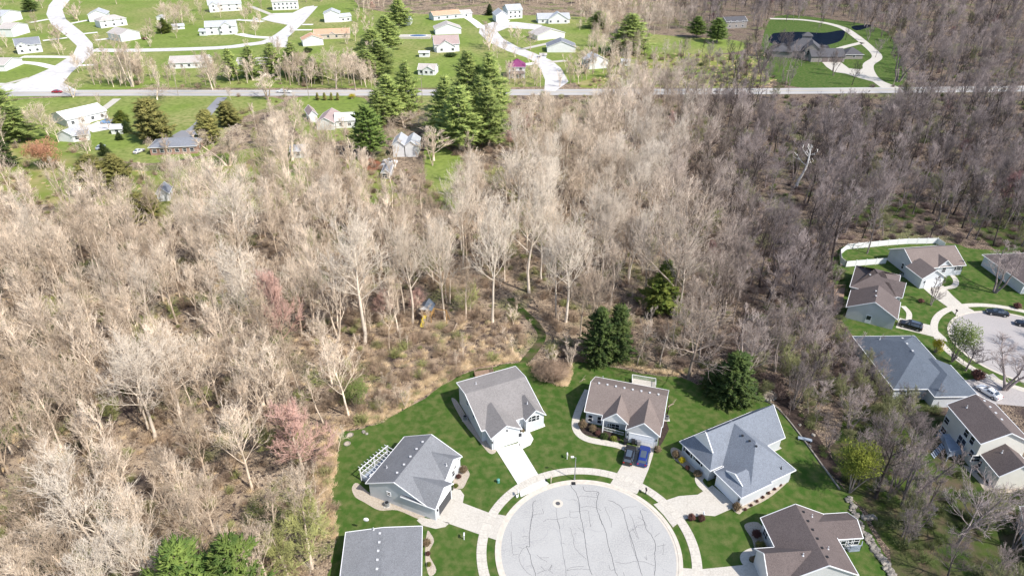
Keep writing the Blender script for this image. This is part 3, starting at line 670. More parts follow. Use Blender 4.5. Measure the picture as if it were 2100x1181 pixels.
for v in ((535, 290), (580, 324), (622, 357)): h.vent(T(v), 'box', M_black)
h.vent(T((780, 497)), 'pipe', M_black)
# brown house at the lower right
O8, K8 = (1450, 1000), 6.0
h = nh('house', 'brown shingled house in the bottom corner with a sunroom wing', O8, K8, (1430, 320), (1870, 1075), 3, 'darkbrown', 'grey'); T = h.T
q = h.wpx([T(p) for p in ((660, 378), (1430, 320), (1870, 1075))], 3, T((1090, 200))); print('H5', q)
h.front([T((580, 745)), T((752, 1120))], 3, T((708, 825)), 7, '-y', oh=.3); print('H5 g', h.last)
s1 = h.L(T((1720, 297)), 3); s2 = h.L(T((1925, 612)), 3); print(s1, s2)
h.wing(min(s1[0], s2[0]), max(s1[0], s2[0]), q[3] - 4, max(s1[1], s2[1]), 2.9, 2.9 + (max(s1[0], s2[0]) - min(s1[0], s2[0])) * .26, 'y', ends='ng')
h.done()
for p in ((1185, 300), (1240, 412), (1297, 518), (1355, 628), (1413, 742), (1475, 852)): h.vent(T(p), 'box', M_black)
for p in ((1290, 352), (1488, 750), (1180, 830)): h.vent(T(p), 'pipe')
for p in ((720, 570),): h.window(T(p), 1.4, 1.3, bars=2)
for p in ((1680, 690), (1755, 665), (1825, 655)): h.window(T(p), 1.1, 1.5)
# grey house at the bottom left
h = nh('house', 'white-edged grey gabled roof at the bottom edge, a row of vents along its ridge', O4, K4, (125, 950), (95, 1181), 3, 'blue', 'white'); T = h.T
q = h.wpx([T(p) for p in ((125, 950), (528, 925), (95, 1181))], 3, T((330, 870)), ax='x', grow=(0, 9, 0, 0)); print('H0', q)
h.done()
q = h.front
for p in ((310, 912), (305, 958), (302, 1005), (296, 1050), (292, 1097), (290, 1145)): h.vent(T(p))
h.vent(T((272, 937)), 'pipe')
# houses round the second cul-de-sac
O7, K7 = (1680, 470), 3.281
h = nh('house', 'white house with a brown roof beside the white vinyl fence', O7, K7, (560, 137), (915, 110), 5.5, 'brown', 'bluegrey'); T = h.T
q = h.wpx([T(p) for p in ((463, 135), (985, 240), (905, 250))], 3, zr=5.9); print('R1', q)
h.front([T((693, 335)), T((855, 322))], 3, T((790, 262)), 6.5, '-y', oh=.3, zr=5.2)
h.front([T((800, 258)), T((888, 240))], 3, T((850, 213)), 5, '-y', oh=.3, zr=4.9)
h.done()
h.garage(T((770, 360)), 4.6); h.window(T((562, 248)), .7, 1.4, bars=1); h.window(T((938, 262)), 1.3, 1.1, shut=True); h.window(T((838, 275)), 1.0, 1.3)
h = nh('house', 'white house with brown crossing gables above the parked black car', O7, K7, (245, 250), (205, 388), 3, 'darkbrown', 'grey'); T = h.T
q = h.wpx([T(p) for p in ((245, 250), (548, 310), (208, 388))], 3, zr=6.2, ax='y', ends='hh'); q2 = h.wpx([T(p) for p in ((196, 468), (185, 525), (530, 610))], 3, zr=6.0, ax='x', ends='ng', grow=(-4.5, 0, 0, 0)); print('R2', q, q2)
h.front([T((575, 370)), T((552, 462))], 3, T((450, 400)), 7, '+y', oh=.3, zr=5.3)
h.done(); h.door(T((330, 605)), 1.2, 2.3); h.roofm = None
for p in ((308, 262), (392, 262), (342, 308), (382, 418), (382, 450)): h.vent(T(p))
h = nh('house', 'blue-grey shingled house with yellow forsythia at its corner', O7, K7, (240, 720), (715, 715), 3, 'deep', 'bluegrey'); T = h.T
q = h.wpx([T(p) for p in ((240, 720), (715, 715), (500, 1078))], 3, zr=6.4, ax='y', ends='hh', grow=(0, -2.4, 0, 0)); print('R3', q)
q = h.wpx([T(p) for p in ((775, 1128), (950, 985))], 3, zr=4.9, ax='y', ends='hn', grow=(0, 0, 0, 3.5))
h.done()
for p in ((560, 735), (590, 772), (628, 820)): h.vent(T(p))
h.vent(T((408, 740)), 'pipe'); h.window(T((560, 1105)), 1.2, 1.2)
O9, K9 = (1700, 780), 2.945
h = nh('house', 'tall cream house with a brown roof and a blue-grey deck', O9, K9, (710, 145), (915, 385), 5.8, 'darkbrown', 'cream'); T = h.T
q = h.wpx([T(p) for p in ((710, 145), (915, 385))], 5.8, zr=8.2, grow=(0, 0, 0, 9.0)); print('R4', q); r4 = q
q2 = h.L(T((1018, 572)), 3.1); q3 = h.L(T((915, 450)), 3.1)
h.wing(q[1] - .4, max(q2[0], q3[0] + 5), q3[1], q[3] - 1, 3.1, 5.6, 'x', ends='ng'); print(q2, q3)
h.done()
for p in ((905, 90), (938, 125), (972, 162), (1006, 198), (1042, 237), (1135, 398)): h.vent(T(p))
for p in ((833, 163), (1045, 435)): h.vent(T(p), 'pipe')
for p, wd, ht, b in (((713, 243), 1.2, 1.2, 1), ((832, 318), 1.0, 1.5, 1), ((866, 362), 1.0, 1.5, 1), ((693, 303), 1.4, 1.2, 2), ((800, 372), 2.0, 2.0, 2), ((862, 440), .9, 1.3, 1), ((887, 470), 1.5, 1.3, 1), ((912, 500), .8, 1.3, 1)): h.window(T(p), wd, ht, bars=b)
R4 = h
h = nh('house', 'grey house with a brown roof at the right edge, bare tree in front', O7, K7, (1125, 170), (1375, 160), 3, 'darkbrown', 'bluegrey'); T = h.T
h.wpx([T(p) for p in ((1125, 170), (1560, 160), (1380, 372))], 3, zr=5.8, ends='hg'); h.done()
h = nh('house', 'grey-blue house wall at the right edge behind the bottom woods', (1700, 780), 2.945, (1150, 760), (1180, 860), 3, 'grey', 'bluegrey'); T = h.T
h.wing(0, 10, 0, 8, 3, 5.2, 'x'); h.done()
# the far houses: foot of the front wall at photo points L and R
def fh(label, Lp, Rp, dep, he, rise, ax, roof, wall, nwin=3, name='house', cat='house', hip='gg', cross=None, chim=False, sidewin=1, group=None, door=True, big=False):
    a, b = G(*Lp), G(*Rp); W_ = (b - a).length
    h = House(name, label, a, b - a, RF[roof], WL[wall], cat, group)
    h.wing(-.4, W_ + .4, -.4, dep + .4, he, he + rise, ax, ends=hip, oh=.4)
    if cross:
        f0, f1, proj, cz = cross
        h.wing(W_ * f0, W_ * f1, -proj, dep / 2, he - .0 if cz is None else cz, (he if cz is None else cz) + (f1 - f0) * W_ * .3, 'y', ends='gn', oh=.3)
    h.done()
    fl = [1.6] if he < 4.6 else [1.6, 4.4]
    def Mx(x, y, z, nx):
        p = h.W(x, y, z); n = (-h.ey if nx == 0 else h.ex if nx == 1 else -h.ex); X = Vector((-n.y, n.x)); return Matrix(((X.x, n.x, 0, p[0]), (X.y, n.y, 0, p[1]), (0, 0, 1, p[2]), (0, 0, 0, 1)))
    for z in fl:
        for i in range(nwin):
            x = W_ * (i + .6) / (nwin + .2)
            y = -cross[2] + .3 if cross and cross[0] * W_ < x < cross[1] * W_ else 0
            h.window(None, 1.3, 1.2, M=Mx(x, y + .0, z, 0))
        for i in range(sidewin):
            sd = 1 if a.x < 0 else 2
            h.window(None, 1.2, 1.2, M=Mx(W_ if sd == 1 else 0, dep * (i + .5) / sidewin, z, sd))
    if chim:
        m = MB(); p = h.W(W_ * .7, dep * .5, 0); m.box(p[0] - .5, p[1] - .4, he + rise * .3, p[0] + .5, p[1] + .4, he + rise + 1.0); m.build('chimney', WL['white'], h.root)
    return h
FH = [('white two-storey house with grey roof in the top left corner', (8, 50), (47, 40), 10, 5.2, 2.6, 'y', 'lightgrey', 'white', 2),
      ('white and brick house with tan roof above the slate-blue one', (28, 77), (62, 67), 9, 5.2, 2.4, 'y', 'pale', 'white', 2),
      ('white two-storey house with slate-grey roof by the pale street bend', (38, 112), (88, 107), 9, 4.6, 3.4, 'x', 'slate', 'white', 3, dict(cross=(.0, .5, .6, None))),
      ('white house half cut by the left edge below the driveway', (12, 147), (48, 132), 9, 3.2, 2.2, 'y', 'pale', 'white', 2),
      ('white house with light grey roof at the top of the stepped row', (184, 46), (222, 44), 12, 4.8, 2.8, 'y', 'lightgrey', 'white', 2),
      ('white house with grey hipped roof in the middle of the stepped row', (208, 59), (262, 52), 10, 4.6, 2.4, 'x', 'pale', 'white', 3, dict(hip='hh')),
      ('house with tan roof and a brick strip, lowest of the stepped row', (250, 87), (289, 80), 14, 4.2, 2.6, 'y', 'pale', 'white', 1),
      ('long white house with pale blue-grey roof at the top edge', (430, 26), (497, 22), 10, 5.0, 3.0, 'x', 'lightgrey', 'white', 4, dict(cross=(.0, .3, 2, None))),
      ('white house with grey gables between two green lawns', (424, 73), (486, 70), 10, 5.0, 3.0, 'x', 'lightgrey', 'white', 3, dict(cross=(.45, .9, 1.5, None))),
      ('small white sunroom building at the left end of the gabled house', (410, 74), (424, 74), 5, 2.8, 1.4, 'x', 'lightgrey', 'white', 1),
      ('wide white two-storey house with many windows at the top edge', (560, 22), (612, 20), 11, 6.2, 3.0, 'x', 'pale', 'white', 6),
      ('white two-storey house with light roof beside the top woods', (666, 47), (698, 46), 10, 5.8, 2.4, 'y', 'lightgrey', 'white', 2),
      ('low white side wing house with dark shutters by the top woods', (698, 46), (721, 44), 7, 3.4, 1.8, 'x', 'lightgrey', 'white', 2),
      ('long ranch house with a salmon roof', (646, 82), (718, 79), 11, 3.0, 2.4, 'x', 'salmon', 'tan', 4, dict(cross=(.4, .6, .5, None))),
      ('white house with a salmon gable roof near the dark shrub', (622, 96), (664, 93), 9, 3.6, 2.6, 'y', 'salmon', 'white', 2),
      ('long white ranch house with a tan-grey roof behind the roadside trees', (350, 142), (428, 139), 11, 3.0, 2.6, 'x', 'pale', 'white', 5),
      ('grey roofed house hidden behind the four roadside conifers', (486, 147), (560, 146), 12, 3.0, 2.8, 'x', 'pale', 'white', 4),
      ('peach roofed ranch house by the top woods', (890, 43), (945, 38), 9, 3.2, 2.4, 'x', 'salmon', 'bluegrey', 3),
      ('white garage wing with a light gable right of the peach roof', (945, 38), (968, 36), 8, 3.0, 2.0, 'x', 'pale', 'white', 1),
      ('white gabled house with tan-grey roof beside the swimming pool', (893, 72), (946, 70), 11, 3.4, 3.2, 'y', 'pale', 'white', 2),
      ('white house with a steep mauve roof and stepped gables', (892, 108), (942, 106), 12, 4.4, 4.0, 'x', 'mauve', 'white', 2, dict(cross=(.05, .85, 1.5, 3.2))),
      ('small white house with light grey roof between pines', (858, 154), (892, 155), 8, 2.8, 2.2, 'x', 'pale', 'white', 3, dict(cross=(.25, .95, .8, None))),
      ('large white house with a grey roof at the top end of the street', (1018, 47), (1042, 46), 13, 4.6, 3.0, 'y', 'lightgrey', 'white', 1),
      ('white two-storey house with dormers at the top edge', (1042, 40), (1071, 38), 11, 6.0, 3.2, 'x', 'lightgrey', 'white', 3),
      ('low white house with pale grey roof in front of the top woods', (1104, 49), (1168, 48), 12, 3.0, 3.0, 'x', 'lightgrey', 'white', 4, dict(cross=(.3, .95, 2, None))),
      ('cream house with a tan roof, second from the top on its street side', (1102, 84), (1158, 78), 11, 3.2, 3.0, 'y', 'pale', 'cream', 3),
      ('white house with a dark blue-grey gable roof', (1122, 108), (1180, 108), 11, 3.0, 3.4, 'y', 'slate', 'white', 2),
      ('white house with grey roof behind a spreading bare tree', (1208, 143), (1246, 140), 10, 4.0, 2.8, 'y', 'lightgrey', 'white', 2),
      ('grey stone house among bare trees left of the estate', (1488, 60), (1530, 58), 9, 4.6, 2.4, 'x', 'estate', 'stone', 3),
      ('brick ranch house with a slate roof at the end of the dark driveway', (310, 319), (405, 315), 9, 3.0, 2.0, 'x', 'slate', 'brick', 6, dict(hip='hh')),
      ('white house with a mauve-brown roof south of the road', (651, 267), (686, 267), 13, 3.0, 2.2, 'y', 'mauve', 'white', 1),
      ('white farmhouse with two steep light grey roofs beside the trucks', (807, 322), (830, 322), 9, 4.4, 1.9, 'y', 'lightgrey', 'white', 1)]
for t in FH:
    kw = t[10] if len(t) > 10 else {}
    fh(t[0], t[1], t[2], t[3], t[4], t[5], t[6], t[7], t[8], nwin=t[9], **kw)
fh('white house end with a light roof right of the farmhouse gable', (832, 322), (857, 322), 9, 4.2, 1.9, 'y', 'lightgrey', 'white', 2)
fh('white left end of the mauve-brown roofed house', (636, 252), (652, 250), 9, 3.0, 2.0, 'y', 'mauve', 'white', 1)
fh('white right end of the mauve-brown roofed house by the pines', (690, 264), (728, 262), 9, 3.2, 2.0, 'x', 'white', 'white', 2)
fh('large white house with a white roof beside the gravel drive', (110, 250), (142, 262), 16, 3.2, 2.2, 'y', 'white', 'white', 3, sidewin=4)
fh('white garage with a grey carport roof beside it', (122, 290), (152, 292), 9, 2.8, 1.8, 'y', 'lightgrey', 'white', 1)
fh('open grey carport with a red car under it', (152, 292), (184, 288), 7, 2.5, .8, 'x', 'slate', 'white', 2, name='carport', cat='carport')
for lab, a, b, d, he, ri, ax, rf, wl in (('small white shed between the blue pickup and small conifers', (230, 276), (252, 275), 5, 2.2, 1.2, 'x', 'white', 'white'),
        ('small white flat-sided shed on the lawn above the small house', (860, 118), (880, 118), 4, 2.6, .6, 'x', 'white', 'white'),
        ('small white shed on the lawn between two bare trees', (356, 62), (379, 60), 5, 2.2, 1.2, 'x', 'lightgrey', 'white'),
        ('tiny white shed beside the yellow-green conifer', (322, 42), (334, 42), 4, 2.2, 1.2, 'y', 'lightgrey', 'white'),
        ('white shed with light roof in the woods clearing', (598, 325), (626, 324), 6, 2.6, 1.6, 'x', 'lightgrey', 'white'),
        ('small white and grey shed in the woods left of centre', (325, 414), (349, 412), 5, 2.6, 2.0, 'y', 'slate', 'white'),
        ('pale green-roofed shed near the dark conifers', (1275, 136), (1291, 136), 5, 2.6, .8, 'x', 'lightgrey', 'white'),
        ('little white playhouse at the lawn corner by the street', (1108, 119), (1120, 119), 2.5, 1.6, .8, 'x', 'pale', 'white')):
    fh(lab, a, b, d, he, ri, ax, rf, wl, nwin=1, name='shed', cat='shed')
# magenta roofed house with a porch
h = fh('white two-storey house with a magenta roof and brown porch roof', (1043, 160), (1077, 160), 8, 5.4, 3.4, 'y', 'purple', 'white', 2, hip='hh', big=True)
a = G(1043, 160); b = G(1077, 160); Wd = (b - a).length
hp = House('porch_tmp', 'x', a, b - a, RF['brown'], WL['white']); pr = hp.rm
pr2 = MB(); 
for pts in ([(0.2, -2.6, 2.5), (Wd - .2, -2.6, 2.5), (Wd - 1, 0, 3.4), (1, 0, 3.4)], [(0.2, 0, 2.5), (.2, -2.6, 2.5), (1, 0, 3.4)], [(Wd - .2, -2.6, 2.5), (Wd - .2, 0, 2.5), (Wd - 1, 0, 3.4)]): pr2.poly([hp.W(*p) for p in pts])
pr2.build('porch_roof', RF['brown'], h.root)
for i in range(6):
    m = MB(); p = hp.W(.4 + (Wd - .8) * i / 5, -2.4, 0); m.box(p[0] - .1, p[1] - .1, 0, p[0] + .1, p[1] + .1, 2.5); m.build('porch_post', M_white, h.root)
bpy.data.objects.remove(hp.root)
# the estate house
a, b = G(1590, 118), G(1686, 124)
h = House('house', 'large charcoal-roofed estate house in front of the pond', a, b - a, RF['estate'], WL['stone'])
for args in ((-3, 9, 0, 14, 3.2, 6.6, 'x', 'hh'), (5, 26, 2, 18, 3.6, 9.4, 'x', 'hh'), (14.5, 22.5, -2.5, 10, 6.2, 9.2, 'y', 'gn'), (13, 19, 12, 17, 10.2, 12.0, 'x', 'hh'), (22, 30, 4, 15, 3.2, 6.4, 'x', 'hh')): h.wing(*args[:7], ends=args[7], oh=.5, trim=False)
h.done(); h.window(None, 1.6, 2.4, M=Matrix.Translation(Vector(h.W(16.6, -2.3, 4))) @ Matrix.Rotation(math.pi, 4, 'Z')); h.window(None, 1.2, 2.4, M=Matrix.Translation(Vector(h.W(20.4, -2.3, 4))) @ Matrix.Rotation(math.pi, 4, 'Z'))
a, b = G(1683, 128), G(1728, 128); W_ = (b - a).length
h = House('garage', 'three-door garage wing with a charcoal roof right of the estate house', a, b - a, RF['estate'], WL['stone'], 'garage')
h.wing(-6, W_ + 1, -.4, 11, 3, 6.4, 'x', oh=.4, trim=False); h.done()
for k in range(3):
    M = Matrix.Translation(Vector(h.W(W_ * (k + .5) / 3, 0, 1.5))) @ Matrix.Rotation(math.pi, 4, 'Z'); m = MB(); m.box(-1.6, 0, -1.4, 1.6, .08, 1.1, 0, M); m.build('garage_door', M_dark if k == 9 else plain('brown_garage_door%d' % k, (.16, .13, .12, 1)), h.root)
fh('charcoal-roofed pavilion right of the three-door garage', (1732, 122), (1768, 122), 9, 2.6, 3.0, 'x', 'estate', 'stone', 1, hip='hh')
# ------------------------------------------------------------ trees
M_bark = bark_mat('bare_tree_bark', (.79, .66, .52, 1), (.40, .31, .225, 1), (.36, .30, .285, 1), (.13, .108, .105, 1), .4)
M_barkpale = bark_mat('pale_sycamore_bark', (.72, .63, .52, 1), (.56, .47, .37, 1), (.56, .50, .44, 1), (.40, .34, .30, 1), .2)
M_barkwhite = plain('bleached_dead_wood', (.75, .72, .68, 1), .8)
M_bud = bark_mat('pink_budding_twigs', (.58, .37, .31, 1), (.50, .33, .27, 1), (.26, .15, .15, 1), (.24, .14, .14, 1), .2)
M_rust = bark_mat('rusty_leafy_twigs', (.55, .36, .22, 1), (.50, .30, .2, 1), (.30, .18, .13, 1), (.32, .2, .13, 1), .2)
M_oliv = bark_mat('olive_budding_twigs', (.36, .36, .14, 1), (.30, .31, .12, 1), (.20, .20, .10, 1), (.18, .19, .09, 1), .3)
M_green1 = leaf_mat('pine_needles', (.12, .175, .045, 1), (.36, .42, .12, 1), scale=.6)
M_green2 = leaf_mat('spruce_needles_dark', (.026, .050, .012, 1), (.075, .105, .024, 1), scale=.5)
M_green3 = leaf_mat('yellow_green_needles', (.085, .13, .022, 1), (.20, .22, .04, 1), scale=.6)
M_green4 = leaf_mat('cedar_needles', (.12, .125, .035, 1), (.28, .255, .08, 1), scale=.5)
M_green5 = leaf_mat('bright_pine_needles', (.055, .10, .020, 1), (.16, .215, .048, 1), scale=.6)
M_yellow = leaf_mat('forsythia_flowers', (.65, .48, .03, 1), (.5, .45, .03, 1)); M_willow = leaf_mat('yellow_green_young_leaves', (.26, .28, .04, 1), (.16, .2, .03, 1))
M_leafy = leaf_mat('fresh_green_leaves', (.13, .18, .05, 1), (.20, .25, .07, 1)); M_redb = leaf_mat('red_brown_foliage', (.12, .05, .045, 1), (.18, .09, .07, 1)); M_tanb = leaf_mat('tan_shrub_foliage', (.20, .15, .09, 1), (.28, .2, .12, 1))
M_orange = leaf_mat('orange_brown_leaves', (.55, .30, .18, 1), (.42, .2, .12, 1))
M_brushtan = bark_mat('brush_twigs', (.44, .33, .225, 1), (.30, .215, .155, 1), (.20, .145, .13, 1), (.13, .095, .09, 1))
M_brushol = bark_mat('brush_olive', (.26, .27, .10, 1), (.36, .33, .16, 1), (.12, .16, .05, 1), (.14, .15, .07, 1))
class Seg:
    """collects tapered limb pieces; a piece with tip radius 0 becomes a slim pointed twig"""
    def __init__(s): s.d = []
    def add(s, a, b, r0, r1, n=3): s.d.append((a, b, r0, r1, n))
    def arrays(s):
        V = []; Fs = []; k = 0
        for n in sorted(set(x[4] for x in s.d)):
            for tip in (True, False):
                q = [x for x in s.d if x[4] == n and (x[3] == 0) == tip]
                if not q: continue
                A = np.array([x[0] for x in q]); B = np.array([x[1] for x in q]); r0 = np.array([x[2] for x in q])[:, None]; r1 = np.array([x[3] for x in q])[:, None]
                D = B - A; D /= np.linalg.norm(D, axis=1, keepdims=True) + 1e-9
                ref = np.where(np.abs(D[:, 2:3]) > .9, np.array([[1., 0, 0]]), np.array([[0, 0, 1.]])); X = np.cross(D, ref); X /= np.linalg.norm(X, axis=1, keepdims=True); Y = np.cross(D, X)
                m = len(q); ring0 = np.stack([A + (X * math.cos(2 * math.pi * i / n) + Y * math.sin(2 * math.pi * i / n)) * r0 for i in range(n)], 1)
                if tip:
                    vv = np.concatenate([ring0, B[:, None]], 1).reshape(-1, 3); base = k + np.arange(m) * (n + 1)
                    for i in range(n): Fs.append(np.stack([base + i, base + (i + 1) % n, base + n], 1))
                else:
                    ring1 = np.stack([B + (X * math.cos(2 * math.pi * i / n) + Y * math.sin(2 * math.pi * i / n)) * r1 for i in range(n)], 1)
                    vv = np.concatenate([ring0, ring1], 1).reshape(-1, 3); base = k + np.arange(m) * (2 * n)
                    for i in range(n):
                        j = (i + 1) % n
                        Fs.append(np.stack([base + i, base + j, base + n + j], 1)); Fs.append(np.stack([base + i, base + n + j, base + n + i], 1))
                V.append(vv); k += len(vv)
        return np.concatenate(V), np.concatenate(Fs)
    def mesh(s, name, mat):
        v, f = s.arrays(); return tri_mesh(name, v, f, [mat])
def tri_mesh(name, v, f, mats, mi=None):
    me = bpy.data.meshes.new(name); me.vertices.add(len(v)); me.vertices.foreach_set('co', v.astype(np.float32).ravel())
    me.loops.add(len(f) * 3); me.loops.foreach_set('vertex_index', f.astype(np.int32).ravel())
    me.polygons.add(len(f)); me.polygons.foreach_set('loop_start', np.arange(0, len(f) * 3, 3, dtype=np.int32))
    for m in mats: me.materials.append(m)
    if mi is not None: me.polygons.foreach_set('material_index', mi.astype(np.int32))
    me.update(calc_edges=True); return me
def unit(v): return v / (np.linalg.norm(v) + 1e-9)
def grow(rr, a, d, L, n, up, wob):
    pts = [a]; d = unit(d)
    for i in range(n):
        d = unit(d + np.array([rr.gauss(0, wob), rr.gauss(0, wob), rr.gauss(0, wob) + up])); pts.append(pts[-1] + d * L / n)
    return pts
def side_dir(rr, d, ang):
    p = unit(np.cross(d, np.array([rr.gauss(0, 1), rr.gauss(0, 1), rr.gauss(0, 1)]))); return d * math.cos(ang) + p * math.sin(ang)
def bare(seed, H=20., spread=.33, fork=.4, n1=15, n2=8, n3=6, n4=5, lean=.03, droop=0.08, r0=.26, stems=1, tw=1.0, trunk_h=.85, ang=62):
    rr = random.Random(seed); T = Seg(); K = Seg()
    for st in range(stems):
        base = np.array([0., 0, -.3]) + (np.array([rr.uniform(-.35, .35), rr.uniform(-.35, .35), 0]) if stems > 1 else 0)
        d = np.array([rr.gauss(0, lean), rr.gauss(0, lean), 1.]) if stems == 1 else unit(np.array([math.cos(st * 6.28 / stems + seed), math.sin(st * 6.28 / stems + seed), 0]) * rr.uniform(.12, .24) + np.array([0, 0, 1.]))
        tp = grow(rr, base, d, H * trunk_h, 9, .02, .045); n = len(tp) - 1
        rad = lambda t: r0 * (1 - t) ** .8 + .025
        for i in range(n): T.add(tp[i], tp[i + 1], rad(i / n) * (1.25 if i == 0 else 1), rad((i + 1) / n), 7)
        for b in range(n1 // stems + (stems > 1) * 2):
            t = fork + (1 - fork) * (b + rr.random() * .8) / (n1 // stems + 1); t = min(t, .98); i = min(int(t * n), n - 1); p = tp[i] + (tp[i + 1] - tp[i]) * (t * n - i)
            az = b * 2.4 + rr.uniform(-.5, .5); tt = (t - fork) / (1 - fork); out = math.radians(ang - .55 * ang * tt + rr.uniform(-10, 10))
            dd = np.array([math.cos(az) * math.sin(out), math.sin(az) * math.sin(out), math.cos(out)])
            L1 = H * spread * (1.15 - .55 * tt) * rr.uniform(.75, 1.2); p1 = grow(rr, p, dd, L1, 5, droop, .09); rb = rad(t) * .55
            for i in range(5): K.add(p1[i], p1[i + 1], rb * (1 - i / 5.6), rb * (1 - (i + 1) / 5.6), 4)
            for c in range(n2):
                u = .22 + .78 * (c + rr.random()) / n2; i = min(int(u * 5), 4); q = p1[i] + (p1[i + 1] - p1[i]) * (u * 5 - i); dl = unit(p1[i + 1] - p1[i])
                L2 = L1 * (.55 - .25 * u) * rr.uniform(.7, 1.25); p2 = grow(rr, q, side_dir(rr, dl, rr.uniform(.5, .9)) + np.array([0, 0, .15]), L2, 3, .14, .08); r2 = max(.028 * tw, rb * .34 * (1 - .5 * u))
                for i2 in range(3): K.add(p2[i2], p2[i2 + 1], r2 * (1 - i2 / 3.6), r2 * (1 - (i2 + 1) / 3.6), 3)
                for e in range(n3):
                    u2 = .15 + .85 * (e + rr.random()) / n3; i2 = min(int(u2 * 3), 2); q2 = p2[i2] + (p2[i2 + 1] - p2[i2]) * (u2 * 3 - i2); dl2 = unit(p2[i2 + 1] - p2[i2])
                    L3 = L2 * rr.uniform(.35, .6); p3 = grow(rr, q2, side_dir(rr, dl2, rr.uniform(.4, .85)) + np.array([0, 0, .12]), L3, 2, .10, .08); r3 = .020 * tw
                    K.add(p3[0], p3[1], r3, r3 * .7, 3); K.add(p3[1], p3[2], r3 * .7, 0, 3)
                    for f in range(n4):
                        u3 = rr.random(); q3 = p3[0] + (p3[1] - p3[0]) * u3 if f % 2 else p3[1] + (p3[2] - p3[1]) * u3
                        K.add(q3, q3 + unit(side_dir(rr, unit(p3[2] - p3[0]), rr.uniform(.3, .7)) + np.array([0, 0, .25])) * rr.uniform(.35, .85) * L3, .014 * tw, 0, 3)
    return T, K
def conifer(seed, H=14., Rb=3.0, base=.06, n_wh=22, per=7, shape=1.0, droop=-.12, plume=.5, dens=1.0, up=.25, topr=.05, tri=.09):
    """whorled branches set with needle sprays; shape>1 makes a slimmer top, <1 a fuller one"""
    rr = random.Random(seed); T = Seg(); K = Seg(); tp = grow(rr, np.array([0., 0, -.3]), np.array([0, 0, 1.]), H * .97, 8, .03, .012)
    for i in range(8): T.add(tp[i], tp[i + 1], .017 * H * (1 - i / 8.3), .017 * H * (1 - (i + 1) / 8.3), 7)
    ph = [rr.uniform(0, 6.28) for _ in range(4)]
    for wv in range(n_wh):
        t = base + (1 - base) * (wv + rr.uniform(0, .6)) / n_wh; z = t * H; rad = Rb * max(topr, (1 - (t - base) / (1 - base)) ** shape)
        if shape < .9: rad *= min(1, .55 + (t - base) * 3)
        for b in range(per):
            az = (b + rr.uniform(-.35, .35)) * 6.283 / per + wv * 1.3; L_ = rad * rr.uniform(.65, 1.15) * (1 + .18 * math.sin(az * 2 + ph[0] + z * .5)); 
            dd = np.array([math.cos(az), math.sin(az), droop + .5 * t]); p = grow(rr, np.array([tp[min(int(t * 8), 7)][0], tp[min(int(t * 8), 7)][1], z]), dd, max(L_, .25), 3, .05, .08)
            for i in range(3): T.add(p[i], p[i + 1], .03, .02, 3)
            ns = max(4, int(10 * dens * L_))
            for k in range(ns):
                u = (k + rr.random()) / ns; u = u ** .75; i = min(int(u * 3), 2); q = p[i] + (p[i + 1] - p[i]) * (u * 3 - i); dl = unit(p[i + 1] - p[i])
                q = q + np.array([rr.gauss(0, .12), rr.gauss(0, .12), rr.gauss(0, .08)]) * min(1, L_ / 2)
                for e in range(2):
                    ds = unit(side_dir(rr, dl, rr.uniform(.3, 1.1)) + np.array([0, 0, up])); ln = plume * rr.uniform(.55, 1.2)
                    K.add(q, q + ds * ln, tri * rr.uniform(.7, 1.4), 0, 3)
    return T, K
def bush(seed, n=260, twiggy=True, r=1.0, hgt=1.0, w0=.02, leaves=0, ls=.12):
    rr = random.Random(seed); K = Seg()
    for i in range(n):
        az = rr.uniform(0, 6.28); o = math.sqrt(rr.random()); out = rr.uniform(0, 1.0) ** .8
        a = np.array([math.cos(az) * o * .35 * r, math.sin(az) * o * .35 * r, 0.]); top = np.array([math.cos(az) * r * out, math.sin(az) * r * out, hgt * math.sqrt(max(.05, 1 - out * out * .75)) * rr.uniform(.75, 1.1)])
        mid = (a + top) / 2 + np.array([rr.gauss(0, .06), rr.gauss(0, .06), .12 * hgt]); K.add(a, mid, w0, w0 * .7); K.add(mid, top, w0 * .7, 0)
        for k in range(2): 
            q = mid + (top - mid) * rr.random(); K.add(q, q + unit(np.array([rr.gauss(0, 1), rr.gauss(0, 1), .6])) * .3 * hgt, w0 * .6, 0)
        for k in range(leaves):
            q = mid + (top - mid) * rr.uniform(-.3, 1); d_ = unit(np.array([rr.gauss(0, 1), rr.gauss(0, 1), rr.gauss(.3, .7)])); K.add(q, q + d_ * ls * 1.6, ls * .6, 0)
    return K
def tuft(seed, n=46, hgt=.8, r=.5):
    rr = random.Random(seed); K = Seg()
    for i in range(n):
        az = rr.uniform(0, 6.28); o = rr.random() * r; a = np.array([math.cos(az) * o, math.sin(az) * o, 0.]); az2 = az + rr.gauss(0, .6)
        K.add(a, a + np.array([math.cos(az2) * .35, math.sin(az2) * .35, 1.]) * hgt * rr.uniform(.5, 1.1), .03, 0)
    return K
